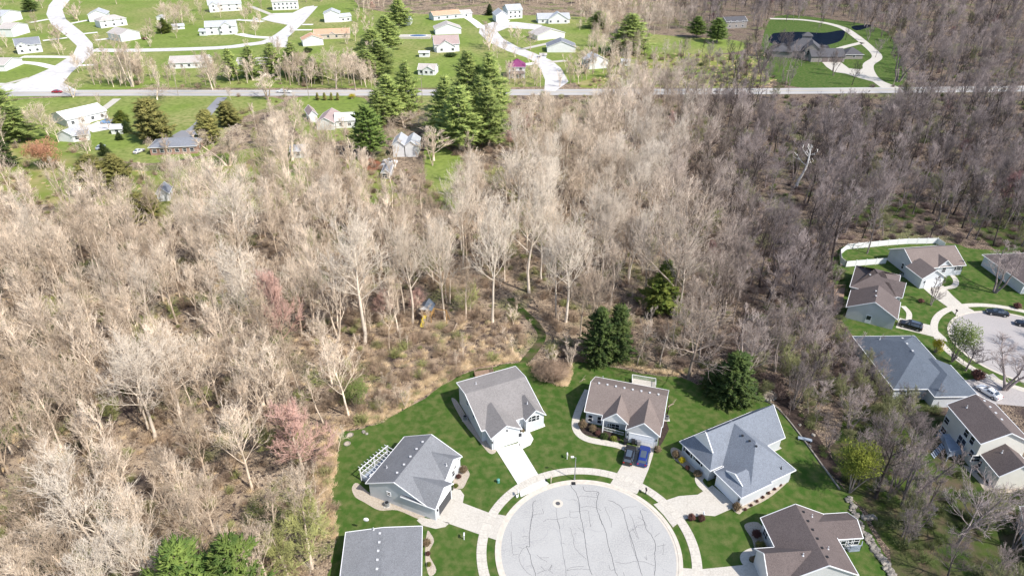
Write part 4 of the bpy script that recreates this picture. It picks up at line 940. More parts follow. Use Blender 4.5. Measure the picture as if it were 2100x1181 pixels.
def leafcloud(seed, R_=3.0, H_=6.0, n=2600, ls=.16, z0=.25, lobes=7):
    """leafy or flowering crown over a few limbs"""
    rr = random.Random(seed); T = Seg(); K = Seg()
    for i in range(lobes):
        az = i * 2.4; c = np.array([math.cos(az) * R_ * .5, math.sin(az) * R_ * .5, H_ * rr.uniform(z0 + .25, .85)]) if i else np.array([0, 0, H_ * .8])
        p = grow(rr, np.array([0, 0, -.2]), c, np.linalg.norm(c), 4, .02, .08)
        for k in range(4): T.add(p[k], p[k + 1], .10 * (1 - k / 5), .10 * (1 - (k + 1) / 5), 5)
        rl = R_ * rr.uniform(.42, .62)
        for k in range(n // lobes):
            d_ = unit(np.array([rr.gauss(0, 1), rr.gauss(0, 1), rr.gauss(0, .8)])); q = c + d_ * rl * rr.random() ** .4; e = unit(d_ + np.array([rr.gauss(0, .6), rr.gauss(0, .6), rr.gauss(.2, .6)])); K.add(q, q + e * ls * rr.uniform(1, 2.4), ls * .45, 0)
            if k % 6 == 0: K.add(c, q, .012, 0)
    return T, K
PROTO = {}
def proto(key, T, K, mt, mk): PROTO[key] = (T.mesh(key + '_trunk', mt), K.mesh(key + '_crown', mk))
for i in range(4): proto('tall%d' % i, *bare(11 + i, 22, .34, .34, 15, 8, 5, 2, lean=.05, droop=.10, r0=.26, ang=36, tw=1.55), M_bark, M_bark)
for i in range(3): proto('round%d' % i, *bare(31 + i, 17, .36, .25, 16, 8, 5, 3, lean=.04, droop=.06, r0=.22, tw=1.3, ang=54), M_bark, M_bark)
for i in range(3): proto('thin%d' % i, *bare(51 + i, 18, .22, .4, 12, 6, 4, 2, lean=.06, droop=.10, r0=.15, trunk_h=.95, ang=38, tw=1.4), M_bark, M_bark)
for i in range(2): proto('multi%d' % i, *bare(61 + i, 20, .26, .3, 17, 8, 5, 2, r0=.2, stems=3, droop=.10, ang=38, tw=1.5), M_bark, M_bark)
for i in range(3): proto('syc%d' % i, *bare(71 + i, 27, .31, .42, 19, 9, 5, 3, lean=.03, droop=.13, r0=.27, tw=1.25, ang=50), M_barkpale, M_barkpale)
proto('sycm', *bare(79, 25, .30, .32, 22, 9, 5, 3, r0=.27, stems=2, droop=.12, tw=1.25, ang=44), M_barkpale, M_barkpale)
proto('snag', *bare(81, 14, .22, .5, 7, 2, 2, 0, r0=.24, droop=.12, tw=2.4), M_barkwhite, M_barkwhite)
proto('dark0', *bare(83, 20, .25, .45, 12, 5, 4, 3, r0=.3, lean=.08, tw=1.3), bark_mat('dark_bark', (.10, .075, .06, 1), (.12, .09, .07, 1), (.05, .04, .037, 1), (.07, .055, .05, 1)), MATS['dark_bark'])  # darker bark than the other bare trees
proto('dark1', *bare(84, 18, .30, .3, 15, 7, 5, 4, r0=.26, lean=.05, tw=1.25), MATS['dark_bark'], MATS['dark_bark'])
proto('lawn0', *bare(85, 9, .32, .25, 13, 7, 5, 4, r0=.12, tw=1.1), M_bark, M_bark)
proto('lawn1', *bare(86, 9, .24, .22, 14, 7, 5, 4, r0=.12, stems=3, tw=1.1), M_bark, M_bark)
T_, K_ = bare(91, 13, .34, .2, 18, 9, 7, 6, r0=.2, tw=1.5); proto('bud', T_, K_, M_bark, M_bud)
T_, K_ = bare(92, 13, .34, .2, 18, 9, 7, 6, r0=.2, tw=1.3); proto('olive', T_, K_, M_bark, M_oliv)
for i in range(2): proto('pine%d' % i, *conifer(101 + i, 18, 4.2, .10, 24, 7, .75, -.05, 1.0, .85, .45, .12, .10), M_bark, M_green1)
for i in range(2): proto('spruce%d' % i, *conifer(111 + i, 15, 4.0, .02, 30, 9, .8, -.25, .6, .9, .05, .06, .10), M_bark, M_green2)
for i in range(2): proto('cone%d' % i, *conifer(121 + i, 12, 2.7, .02, 30, 9, .85, .15, .6, 1.2, .45, .08, .10), M_bark, M_green3)
proto('clump', *conifer(119, 13, 3.6, .0, 28, 9, .42, .0, .6, .9, .25, .25, .10), M_bark, M_green2)
proto('cedar0', *conifer(131, 11, 4.0, .03, 22, 9, .55, .25, .8, .95, .4, .2, .12), M_bark, M_green4)
proto('cedar1', *conifer(132, 11, 3.4, .03, 22, 9, .65, .25, .8, .95, .4, .15, .12), M_bark, M_green4)
proto('bright0', *conifer(141, 15, 4.8, .15, 22, 8, .6, .05, .8, .8, .55, .2, .11), M_bark, M_green5)
proto('arbor', *conifer(151, 4, .75, .0, 16, 8, .6, .6, .35, 2.0, .7, .2, .07), M_bark, M_green4)
proto('willow', *leafcloud(161, 4, 7, 3400, .17), M_bark, M_willow)
proto('leafy', *leafcloud(162, 3, 6, 2600, .14), M_bark, M_leafy)
proto('orange', *leafcloud(163, 4, 6, 3000, .16), M_bark, M_orange)
proto('yellow', *leafcloud(164, 1.2, 1.8, 900, .10, .1), M_bark, M_yellow)
PH = {k: max(v.co.z for v in PROTO[k][1].vertices) for k in PROTO}
PRR = {k: float(np.percentile([math.hypot(v.co.x, v.co.y) for v in PROTO[k][1].vertices], 92)) for k in PROTO}
trr = random.Random(5)
def tree(key, x, y, hgt, label, cat='tree', group=None, name='bare_tree', wid=None, rz=None, mats=None):
    o = empty(name, (x, y, 0), trr.uniform(0, 6.28) if rz is None else rz); s = hgt / PH[key]; sw = s if wid is None else wid / 2 / PRR[key]; o.scale = (sw, sw, s)
    tag(o, label, cat, group)
    for nm, me in zip(('trunk', 'crown'), PROTO[key]):
        c = bpy.data.objects.new(nm, me); C.objects.link(c); c.parent = o
        if mats and nm == 'crown' or mats and nm == 'trunk' and len(mats) > 1:
            c.material_slots[0].link = 'OBJECT'; c.material_slots[0].material = mats[0] if nm == 'crown' else mats[1]
    return o
def tpx(key, px, py, top, label, widpx=None, **k):
    p = G(px, py); hgt = height_at(px, py, top); wid = None
    if widpx:
        m_ = P(p.x, p.y, hgt * .5); wid = widpx / (P(p.x + 1, p.y, hgt * .5)[0] - m_[0])
    return tree(key, p.x, p.y, hgt, label, wid=wid, **k)
# ------------------------------------------------------------ planting
def mesh_arrays(me):
    v = np.empty(len(me.vertices) * 3, np.float32); me.vertices.foreach_get('co', v); f = np.empty(len(me.loops), np.int32); me.loops.foreach_get('vertex_index', f)
    return v.reshape(-1, 3), f.reshape(-1, 3)
def combined(key):
    a, b = PROTO[key]; va, fa = mesh_arrays(a); vb, fb = mesh_arrays(b)
    return tri_mesh(key, np.concatenate([va, vb]), np.concatenate([fa, fb + len(va)]), [a.materials[0], b.materials[0]], np.concatenate([np.zeros(len(fa)), np.ones(len(fb))]))
def scatter_stuff(name, meshes, pts, label=None, group=None, cat=None):
    """one object of many instanced plants; pts rows: x, y, z, rot, sxy, sz, index"""
    if not len(pts): return
    pts = np.array(pts, dtype=np.float32)
    col = bpy.data.collections.new(name + '_kinds')
    for i, me in enumerate(meshes):
        o = bpy.data.objects.new('%02d_' % i + me.name, me); col.objects.link(o)
    me = bpy.data.meshes.new(name); me.vertices.add(len(pts)); me.vertices.foreach_set('co', pts[:, :3].ravel())
    for nm, tp, ar in (('rot', 'FLOAT_VECTOR', np.stack([pts[:, 3] * 0, pts[:, 3] * 0, pts[:, 3]], 1)), ('scl', 'FLOAT_VECTOR', np.stack([pts[:, 4], pts[:, 4], pts[:, 5]], 1)), ('idx', 'INT', pts[:, 6].astype(np.int32))):
        at = me.attributes.new(nm, tp, 'POINT'); at.data.foreach_set('vector' if tp != 'INT' else 'value', np.ascontiguousarray(ar).ravel())
    ob = bpy.data.objects.new(name, me); C.objects.link(ob); tag(ob, label, cat, group, 'stuff')
    ng = bpy.data.node_groups.new(name, 'GeometryNodeTree'); ng.interface.new_socket('Geometry', in_out='INPUT', socket_type='NodeSocketGeometry'); ng.interface.new_socket('Geometry', in_out='OUTPUT', socket_type='NodeSocketGeometry')
    n = ng.nodes; gi = n.new('NodeGroupInput'); go = n.new('NodeGroupOutput'); ip = n.new('GeometryNodeInstanceOnPoints'); ci = n.new('GeometryNodeCollectionInfo')
    ci.inputs['Collection'].default_value = col; ci.inputs['Separate Children'].default_value = True; ci.inputs['Reset Children'].default_value = True; ip.inputs['Pick Instance'].default_value = True
    def att(nm, tp):
        a = n.new('GeometryNodeInputNamedAttribute'); a.data_type = tp; a.inputs[0].default_value = nm; return [s for s in a.outputs if s.enabled and s.name == 'Attribute'][0]
    l = ng.links.new
    er = n.new('FunctionNodeEulerToRotation'); l(att('rot', 'FLOAT_VECTOR'), er.inputs[0])
    l(gi.outputs[0], ip.inputs['Points']); l(ci.outputs[0], ip.inputs['Instance']); l(att('idx', 'INT'), ip.inputs['Instance Index']); l(er.outputs[0], ip.inputs['Rotation']); l(att('scl', 'FLOAT_VECTOR'), ip.inputs['Scale']); l(ip.outputs[0], go.inputs[0])
    mo = ob.modifiers.new('plants', 'NODES'); mo.node_group = ng
    return ob
E_ = 'evergreen tree'
EV = [ # kind, foot px, foot row, top row, width px, label
 ('pine0', 945, 306, 172, 95, 'tall dark green pine, nearest of the clump south of the road'), ('pine1', 1003, 300, 160, 77, 'pale green pine at the right front of the pine clump'),
 ('pine1', 918, 276, 150, 72, 'broad pine at the left side of the pine clump'), ('pine0', 962, 240, 100, 79, 'pine with its top against the lawn of the mauve-roofed house'),
 ('pine1', 1008, 245, 102, 74, 'yellow-green pine just left of the magenta-roofed house'), ('pine0', 985, 275, 150, 64, 'dark pine in the middle of the pine clump'),
 ('bright0', 762, 322, 212, 66, 'bright green pine over the rust-coloured earth'), ('pine0', 800, 250, 150, 72, 'olive green pine between the white house and the road'), ('pine1', 836, 240, 120, 56, 'slim dark pine in front of the small white house'),
 ('pine1', 780, 258, 180, 56, 'short pine behind the bright green one'),
 ('pine1', 778, 150, 78, 67, 'pine at the lower end of the diagonal pine row'), ('pine0', 765, 122, 58, 64, 'second pine from the lower end of the diagonal row'), ('pine1', 795, 100, 30, 59, 'large pine in the upper middle of the diagonal row'), ('pine0', 818, 55, -4, 51, 'topmost pine of the diagonal row, cut by the top edge'), ('pine1', 755, 160, 100, 51, 'small pine at the foot of the diagonal row'),
 ('pine0', 478, 165, 98, 38, 'dark green conifer, first from the left in the roadside row of four'), ('pine1', 517, 160, 92, 41, 'yellow-green conifer, second from the left in the roadside row'), ('pine0', 562, 155, 86, 44, 'blue-green conifer, third from the left in the roadside row'), ('pine1', 603, 155, 84, 46, 'tall loose conifer at the right end of the roadside row of four'), ('pine0', 646, 165, 112, 56, 'scraggly green conifer beside the roadside pole'),
 ('cedar0', 318, 288, 198, 68, 'large round cedar north of the brick ranch house'), ('cedar1', 432, 292, 222, 46, 'olive cedar right of the dark driveway'), ('cedar0', 470, 258, 206, 44, 'small cedar by the road end of the dark driveway'),
 ('cedar1', 202, 396, 314, 66, 'pointed olive cedar, left one of the pair above the left wood'), ('cedar1', 248, 388, 312, 50, 'rust-tipped cedar, right one of the pair above the left wood'), ('cedar0', 300, 452, 392, 60, 'low dark cedar half hidden in the left wood'),
 ('pine0', 12, 262, 162, 77, 'dark pine at the left edge beside the road'), ('spruce0', 8, 340, 262, 50, 'dark spruce at the left edge below the road pine'), ('pine1', 40, 290, 215, 69, 'ragged green pine left of the bare yard tree'),
 ('cone0', 250, 255, 226, 30, 'round yellow-green conifer behind the blue pickup'), ('spruce1', 262, 272, 246, 20, 'small blue-green spruce right of the white shed'), ('spruce0', 246, 287, 270, 14, 'tiny spruce in front of the white shed'), ('spruce1', 216, 318, 292, 20, 'small leaning spruce near the silver car'),
 ('pine0', 1290, 110, 26, 77, 'big dark pine right of the grey-roofed white house'), ('pine1', 1306, 82, 44, 46, 'small pine behind the big dark pine'), ('pine1', 1230, 58, 22, 51, 'broad pine in front of the top woods'), ('bright0', 1428, 78, 32, 36, 'green pine, left one of two in the right-hand meadow'), ('bright0', 1470, 88, 36, 40, 'green pine, right one of two in the right-hand meadow'),
 ('cone1', 338, 68, 37, 24, 'small yellow-green cone tree by two white sheds'), ('bright0', 64, 24, -2, 30, 'green tree beside the pale street in the top left'), ('spruce0', 1004, 32, 8, 16, 'small blue spruce by the top woods'),
 ('cone0', 1355, 640, 536, 70, 'upright yellow-green conifer alone in the brown wood'), ('clump', 1227, 745, 628, 62, 'broad dark spruce at the lawn edge, left one of the pair'), ('clump', 1264, 740, 622, 56, 'broad dark spruce at the lawn edge, right one of the pair'), ('clump', 1500, 822, 722, 82, 'dark spruce at the lawn edge behind the hipped grey house'), ('spruce0', 1462, 800, 745, 52, 'low dark spruce under the large bare lawn-edge tree'),
 ('bright0', 428, 1300, 1100, 150, 'bright green pine, left one of two at the bottom edge'), ('bright0', 512, 1290, 1098, 130, 'bright green pine, right one of two at the bottom edge'),
 ('spruce0', 1118, 62, 108, 10, ''), ]
for k, x, y, t, wpx, lab in EV:
    if lab: tpx(k, x, y, t, lab, wpx, cat=E_, name='evergreen_tree')
for i, x in enumerate((652, 667, 680, 693)): tpx('arbor', x, 206, 190, 'slim dark arborvitae in the short row above the mauve-brown house', 7, cat=E_, name='arborvitae', group='arborvitae row by the road')
tpx('yellow', 722, 203, 192, 'small orange-yellow shrub at the end of the arborvitae row', 14, cat='shrub', name='forsythia_shrub')
tpx('yellow', 1918, 722, 693, 'bright yellow forsythia at the corner of the blue-grey roof', 20, cat='shrub', name='forsythia_shrub')
tpx('willow', 1742, 1010, 905, 'yellow-green leafing tree behind the stone-edged bed', 78, name='leafing_tree')
tpx('leafy', 1952, 742, 655, 'small pale green leafing tree on the verge of the right-hand cul-de-sac', 58, name='leafing_tree')
tpx('leafy', 733, 838, 775, 'small fresh green leafing tree above the left lawn edge', 46, name='leafing_tree')
tpx('orange', 98, 345, 285, 'orange-brown leafed tree at the left beside the meadow', 62, name='leafing_tree')
tpx('bud', 622, 968, 815, 'pink-budding tree at the left edge of the near lawn', 125, name='budding_tree')
tpx('bud', 585, 720, 540, 'pink-twigged tree in the left wood beside white sycamores', 80, name='budding_tree')
tpx('olive', 640, 1165, 1040, 'olive-yellow budding tree beside the bottom-left lawn edge', 130, name='budding_tree')
tpx('olive', 590, 1178, 1095, 'low olive budding tree right of the bottom pines', 90, name='budding_tree')
tpx('olive', 668, 1100, 1040, 'small yellow-olive budding tree hugging the left lawn edge', 60, name='budding_tree')
tpx('olive', 70, 1050, 985, 'yellow-green budding tree near the bottom left corner', 90, name='budding_tree')
tpx('olive', 1010, 400, 330, 'green-budding tree left of the pale tree mass', 70, name='budding_tree')
tpx('bud', 2060, 430, 350, 'reddish budding tree in the dark wood near the right edge', 60, name='budding_tree')
SP = [('syc0', 748, 704, 420, 140, 'white-barked sycamore standing tall in the middle of the left wood'), ('syc1', 846, 662, 425, 105, 'white-barked sycamore just left of the playset'), ('syc2', 912, 655, 425, 85, 'slender pale sycamore right of the playset'), ('syc1', 536, 700, 475, 130, 'pale spreading sycamore left of the central one'),
 ('sycm', 242, 1175, 935, 190, 'huge white two-stemmed sycamore in the bottom left'), ('syc2', 372, 860, 690, 130, 'leaning white-barked tree in the left wood'), ('syc0', 318, 900, 700, 130, 'pale tree left of the leaning white-barked one'), ('syc0', 500, 560, 350, 120, 'pale crowned sycamore above the left wood'), ('syc2', 1010, 660, 380, 110, 'pale sycamore group tree beside the grass trail'), ('syc1', 1085, 600, 330, 120, 'pale sycamore right of the grass trail bend'),
 ('syc2', 1205, 560, 370, 90, 'grey-white sycamore in the centre of the wood'), ('syc0', 1160, 660, 440, 100, 'pale sycamore nearest the spruce pair'), ('syc1', 1060, 470, 280, 110, 'pale sycamore with the highest crown of the central stand'), ('syc0', 950, 550, 330, 80, 'pale sycamore right of the dirt track'),
 ('round0', 1412, 775, 572, 140, 'wide bare tree at the lawn edge with a thick pale trunk'), ('thin0', 1306, 750, 622, 50, 'small grey bare tree between spruce pair and wide bare tree'), ('thin1', 1352, 752, 650, 44, 'thin bare trunk left of the wide bare tree'), ('thin2', 664, 868, 750, 56, 'thin white-stemmed tree above the left lawn corner'), ('thin0', 800, 728, 600, 60, 'thin bare tree below the central sycamore'),
 ('snag', 1632, 385, 292, 50, 'bare white dead tree in the dark right-hand wood'), ('round1', 1370, 640, 330, 150, 'pale wide-crowned tree above the lone conifer'), ('dark0', 1702, 560, 395, 90, 'dark leaning tree beside the white vinyl fence'), ('thin1', 1778, 520, 420, 40, 'thin tree inside the fenced yard'),
 ('lawn1', 1908, 625, 565, 40, 'small bare tree on the lawn in front of the white garage'), ('lawn0', 1980, 760, 692, 60, 'small bare tree on the sidewalk verge'), ('multi0', 2062, 800, 700, 120, 'spreading bare street tree near the right edge'), ('multi1', 2040, 600, 500, 100, 'twisted bare tree before the right-edge house'),
 ('dark0', 1795, 1020, 870, 110, 'dark bare tree behind the yellow-green leafing tree'), ('multi1', 1850, 1040, 880, 120, 'wide dark tree in the rough grass below the cream house'), ('round2', 1960, 1120, 950, 140, 'grey bare tree in the bottom right rough grass'),
 ('multi0', 1002, 98, 42, 40, 'dark forked tree by the street north of the pines'), ('lawn0', 1060, 92, 52, 26, 'small bare tree on the island lawn, left'), ('lawn0', 1088, 103, 60, 24, 'small bare tree on the corner lawn by the driveway'), ('multi0', 1200, 152, 96, 56, 'spreading bare tree in front of the house with grey roof'),
 ('multi1', 272, 178, 66, 70, 'tall bare tree cluster at the left end of the roadside grove'), ('multi0', 250, 172, 100, 50, 'leaning bare tree beside the pale street'), ('round1', 288, 168, 98, 60, 'yellowish bare tree in the roadside grove'), ('round0', 436, 184, 96, 60, 'white-trunked bare tree by the ranch house end'), ('round2', 690, 182, 96, 66, 'round bare tree right of the roadside conifers'), ('thin1', 730, 186, 110, 40, 'thin bare tree between round tree and diagonal pines'), ('multi1', 548, 205, 145, 66, 'bare multi-stemmed tree spreading over the road'),
 ('lawn1', 155, 40, 2, 36, 'brown bare tree on the lawn right of the pale street'), ('lawn0', 120, 84, 50, 36, 'bare tree over the street bend'), ('round0', 375, 52, -4, 44, 'bare tree by the white lawn shed'), ('round1', 345, 60, 2, 40, 'bare tree left of the white lawn shed'), ('lawn1', 515, 28, 2, 26, 'small bare tree beside the long top-edge house'), ('lawn0', 300, 76, 52, 28, 'low round bare tree by a red shrub'),
 ('round2', 100, 280, 200, 66, 'bare yard tree left of the white roofed house'), ('multi0', 150, 200, 162, 40, 'dark bare tree leaning over the road'), ('round1', 322, 205, 170, 60, 'reddish bare tree by the gravel drive entrance'), ('multi1', 470, 340, 255, 120, 'spreading bare tree at the right end of the brick ranch'), ('round0', 600, 330, 210, 110, 'large bare tree left of the mauve-brown house'), ('round1', 830, 262, 230, 80, 'brown bare tree above the farmhouse'), ('lawn1', 810, 345, 285, 40, 'bare tree in front of the farmhouse'), ('lawn0', 890, 330, 255, 70, 'bare tree right of the farmhouse'),
 ('thin2', 720, 300, 235, 50, 'bare tree in front of the mauve-brown house'), ('lawn0', 880, 270, 235, 50, 'low tan bare tree left of the pine clump'),
 ('multi0', 1560, 150, 85, 60, 'dark spreading tree left of the estate lawn'), ('thin0', 1612, 168, 80, 26, 'thin tree on the estate front lawn'), ('thin1', 1625, 160, 88, 26, 'thin tree near the estate stone planting'), ('multi1', 1840, 168, 60, 80, 'white-limbed tree beside the estate drive'), ('thin2', 1790, 66, 20, 24, 'thin tree by the small pond'), ('multi0', 1330, 195, 130, 70, 'bare tree at the meadow edge by the road'), ('multi1', 1410, 190, 120, 70, 'pinkish bare tree between meadow and road')]
for k, x, y, t, wpx, lab in SP:
    tpx(k, x, y, t, lab, wpx)
def spline_px(p_): return [tuple(q) for q in spline(p_, 6, False)]
# ------------------------------------------------------------ vehicles
def car_mesh(kind):
    # stations: x, half width, belt z, roof z, roof half width
    if kind == 'suv': S = [(-2.3, .78, .72, .72, .7), (-2.25, .88, .95, .98, .72), (-2.05, .93, 1.0, 1.5, .62), (-1.7, .95, 1.0, 1.66, .66), (0.2, .95, 1.0, 1.68, .68), (.55, .95, 1.0, 1.6, .66), (1.15, .94, .99, 1.03, .74), (1.9, .92, .92, .95, .74), (2.25, .82, .78, .80, .66), (2.33, .70, .62, .64, .6)]; ga, gb = (2, 6)
    elif kind == 'sedan': S = [(-2.35, .72, .70, .72, .66), (-2.25, .84, .88, .92, .7), (-1.75, .90, .93, .98, .68), (-1.15, .91, .93, 1.36, .60), (-.6, .92, .93, 1.43, .62), (.15, .92, .92, 1.42, .62), (.95, .92, .90, .95, .70), (1.7, .90, .84, .87, .7), (2.2, .80, .70, .73, .62), (2.3, .68, .56, .58, .55)]; ga, gb = (2, 6)
    else: S = [(-2.75, .88, .95, .97, .8), (-2.7, .93, 1.0, 1.02, .84), (-.85, .94, 1.02, 1.04, .84), (-.8, .94, 1.05, 1.78, .68), (.3, .95, 1.05, 1.80, .70), (.65, .95, 1.05, 1.7, .68), (1.2, .95, 1.04, 1.08, .78), (2.3, .92, .98, 1.0, .78), (2.65, .86, .8, .82, .7), (2.7, .8, .6, .62, .6)]; ga, gb = (3, 6)
    body = MB(); rings = []
    for x, wv, zb, zr, wr in S: rings.append([(x, -wv * .94, .28), (x, -wv, .55), (x, -wv * .97, zb), (x, -wr, zr), (x, 0, zr + .03), (x, wr, zr), (x, wv * .97, zb), (x, wv, .55), (x, wv * .94, .28)])
    k = 0
    for r in rings: body.v += r
    n = 9
    for i in range(len(rings) - 1):
        for j in range(n - 1): body.f.append((i * n + j, (i + 1) * n + j, (i + 1) * n + j + 1, i * n + j + 1)); body.m.append(0)
        body.f.append((i * n + 8, (i + 1) * n + 8, (i + 1) * n, i * n)); body.m.append(0)
    body.f.append(tuple(range(n))); body.m.append(0); body.f.append(tuple(reversed([(len(rings) - 1) * n + j for j in range(n)]))); body.m.append(0)
    glass = MB()
    def q(i, j, a, b, t=.014):   # glass patch over body face between stations i,i+1 and ring points j,j+1
        A, B, C_, D = [Vector(rings[u][v]) for u, v in ((i, j), (i + 1, j), (i + 1, j + 1), (i, j + 1))]
        nn = (B - A).cross(D - A); nn.normalize()
        f = lambda s_, t_: tuple(A * (1 - s_) * (1 - t_) + B * s_ * (1 - t_) + C_ * s_ * t_ + D * (1 - s_) * t_ + nn * t)
        glass.poly([f(.06, a), f(.94, a), f(.94, b), f(.06, b)])
    for i in range(ga, gb):
        if abs(rings[i][3][2] - rings[i][2][2]) > .2 and abs(rings[i + 1][3][2] - rings[i + 1][2][2]) > .2:
            q(i, 2, .12, .86); q(i, 5, .14, .88)
    for i in range(ga, gb):
        if S[i][3] > 1.3 and S[i + 1][3] > 1.3 and S[i + 1][0] - S[i][0] > .9: q(i, 3, .3, 1.0); q(i, 4, 0, .7)
    for i in range(1, len(S) - 1):   # windscreen and rear window: steep roof change
        if abs(S[i + 1][3] - S[i][3]) > .3: q(i, 3, .06, 1.0); q(i, 4, 0, .94)
    return body, glass, S
CARP = {}
def car_proto(kind):
    b, gl, S = car_mesh(kind); L0, L1 = S[0][0], S[-1][0]; wb = 1.42 if kind != 'pickup' else 1.75
    CARP[kind] = dict(body=b, glass=gl, L0=L0, L1=L1, wb=wb)
for k in ('suv', 'sedan', 'pickup'): car_proto(k)
PAINT = {}
def paint(nm, c, r=.25):
    if nm not in PAINT: PAINT[nm] = plain('paint_' + nm, c, r, .6)
    return PAINT[nm]
M_tyre = plain('tyre_rubber', (.02, .02, .02, 1), .9); M_rim = plain('alloy_rim', (.45, .45, .47, 1), .35, .5, .6); M_red = plain('tail_lamp_red', (.4, .02, .02, 1), .3); M_lamp = plain('headlamp_glass', (.7, .72, .75, 1), .15)
MESHC = {}
def part(name, mb, mat, parent, key=None):
    if key and key in MESHC:
        o = bpy.data.objects.new(name, MESHC[key]); C.objects.link(o); o.parent = parent; return o
    o = mb().build(name, mat, parent)
    if key: MESHC[key] = o.data
    return o
def car(kind, pnt, px, head_px, label, scale=1.0, name='parked_car', cat='car'):
    """px: photo point under the middle of the car; head_px: photo point it is pointing at"""
    a, b = G(*px), G(*head_px); D = CARP[kind]; root = empty(name, (a.x, a.y, .065), math.atan2(b.y - a.y, b.x - a.x)); root.scale = (scale,) * 3; tag(root, label, cat)
    o = D['body'].build('body', pnt, root, smooth=False); D['glass'].build('windows', M_carglass, root)
    bv = o.modifiers.new('round', 'BEVEL'); bv.width = .05; bv.segments = 2; bv.limit_method = 'ANGLE'; bv.angle_limit = R(12)
    for sx in (-1, 1):
        for sy in (-1, 1):
            def wm(): m = MB(); m.tube((sx * D['wb'], sy * .74, .34), (sx * D['wb'], sy * .95, .34), .34, .34, 16); return m
            def rmm(): m = MB(); m.tube((sx * D['wb'], sy * .95, .34), (sx * D['wb'], sy * .965, .34), .21, .20, 12); return m
            wo = part('wheel', wm, M_tyre, root, (kind, 'w', sx, sy)); part('rim', rmm, M_rim, wo, (kind, 'r', sx, sy))
    for sy in (-1, 1):
        def hl(): m = MB(); x = D['L1'] - .16; m.box(x, sy * .48 - .17, .58, x + .12, sy * .48 + .17, .72); return m
        def tl(): m = MB(); x = D['L0'] - .02; m.box(x, sy * .62 - .13, .68, x + .1, sy * .62 + .13, .88); return m
        def mr(): m = MB(); m.box(.75, sy * 1.0 - .09, .95, .9, sy * 1.0 + .09, 1.08); return m
        part('headlight', hl, M_lamp, root, (kind, 'h', sy)); part('taillight', tl, M_red, root, (kind, 't', sy)); part('wing_mirror', mr, pnt, root)
    return root
car('suv', paint('black', (.012, .012, .014, 1)), (1290, 938), (1298, 905), 'black car on the driveway in front of the garage, beside the blue one')
car('suv', paint('blue', (.012, .03, .17, 1)), (1319, 940), (1326, 907), 'blue car on the driveway, right of the black one', 1.05)
car('suv', paint('black2', (.014, .014, .018, 1)), (1866, 672), (1830, 662), 'black van-like car on the short driveway left of the second cul-de-sac', 1.05)
car('sedan', paint('navy', (.014, .02, .03, 1)), (2043, 645), (2010, 640), 'dark sedan parked along the kerb of the second cul-de-sac')
car('sedan', paint('navy2', (.012, .016, .026, 1)), (2104, 669), (2070, 662), 'dark car cut by the right edge in the second cul-de-sac')
car('sedan', paint('white', (.72, .73, .75, 1)), (2026, 808), (2000, 792), 'white car on the driveway behind the tall cream house')
car('sedan', paint('red', (.30, .02, .03, 1)), (118, 191), (160, 191), 'red car driving on the country road at the left')
car('sedan', paint('silver', (.62, .62, .60, 1)), (286, 313), (300, 307), 'pale silver car parked on the lawn left of the brick ranch')
car('pickup', paint('skyblue', (.10, .28, .55, 1)), (221, 253), (200, 254), 'light blue pickup beside the white shed', name='pickup_truck', cat='pickup')
car('sedan', paint('greycar', (.35, .40, .42, 1)), (207, 305), (215, 300), 'grey-blue car on the grass behind the small leaning spruce')
car('pickup', paint('white'  , None), (800, 335), (780, 333), 'white truck nearest the farmhouse wall', name='pickup_truck', cat='pickup')
car('pickup', paint('white', None), (796, 343), (776, 341), 'white truck below the one by the farmhouse', name='pickup_truck', cat='pickup')
car('sedan', paint('white', None), (577, 190), (560, 190), 'white car on the country road, left of the other pale one')
car('sedan', paint('silver', None), (588, 191), (600, 191), 'silver car on the country road, right of the white one')
car('sedan', paint('lightgreycar', (.45, .46, .47, 1)), (1476, 189), (1500, 189), 'light grey car on the country road before the dark wood')
car('sedan', paint('white', None), (524, 42), (500, 42), 'white car on a driveway by the pale turning circle')
car('suv', paint('red', None), (165, 289), (180, 288), 'red car under the grey carport')
# ------------------------------------------------------------ street and garden things
def at(px, py, z=0): p = G(px, py); return (p.x, p.y, z)
# street lamp
x, y, _ = at(1178, 984); ht = height_at(1178, 984, 938)
o = empty('street_lamp', (x, y, 0)); tag(o, 'tall grey street lamp on the verge of the near cul-de-sac', 'street lamp')
m = MB(); m.tube((0, 0, 0), (0, 0, ht), .09, .06, 8); m.tube((0, 0, 0), (0, 0, .5), .16, .12, 8); m.build('pole', M_metal, o)
m = MB(); m.tube((0, 0, ht), (-.45, -.1, ht + .25), .04, .04, 6); m.build('arm', M_metal, o)
m = MB(); m.box(-.85, -.25, ht + .2, -.35, .05, ht + .34); m.build('lamp_head', M_vinyl, o)
x, y, _ = at(1176, 991); m = MB(); m.box(x - .35, y - .35, .0, x + .35, y + .3, .10); tag(m.build('storm_drain', M_black), 'dark storm drain grate in the kerb below the street lamp', 'drain')
# manhole
x, y, _ = at(1144, 1032); r_ = MB(); r_.tube((x, y, .031), (x, y, .043), .85, .85, 28); mo = r_.build('manhole_ring', M_kerb); mo.name = 'manhole'; tag(mo, 'round manhole with a dark lid in a white concrete collar', 'manhole')
m = MB(); m.tube((x, y, .043), (x, y, .052), .38, .38, 20); m.build('lid', M_tar, mo)
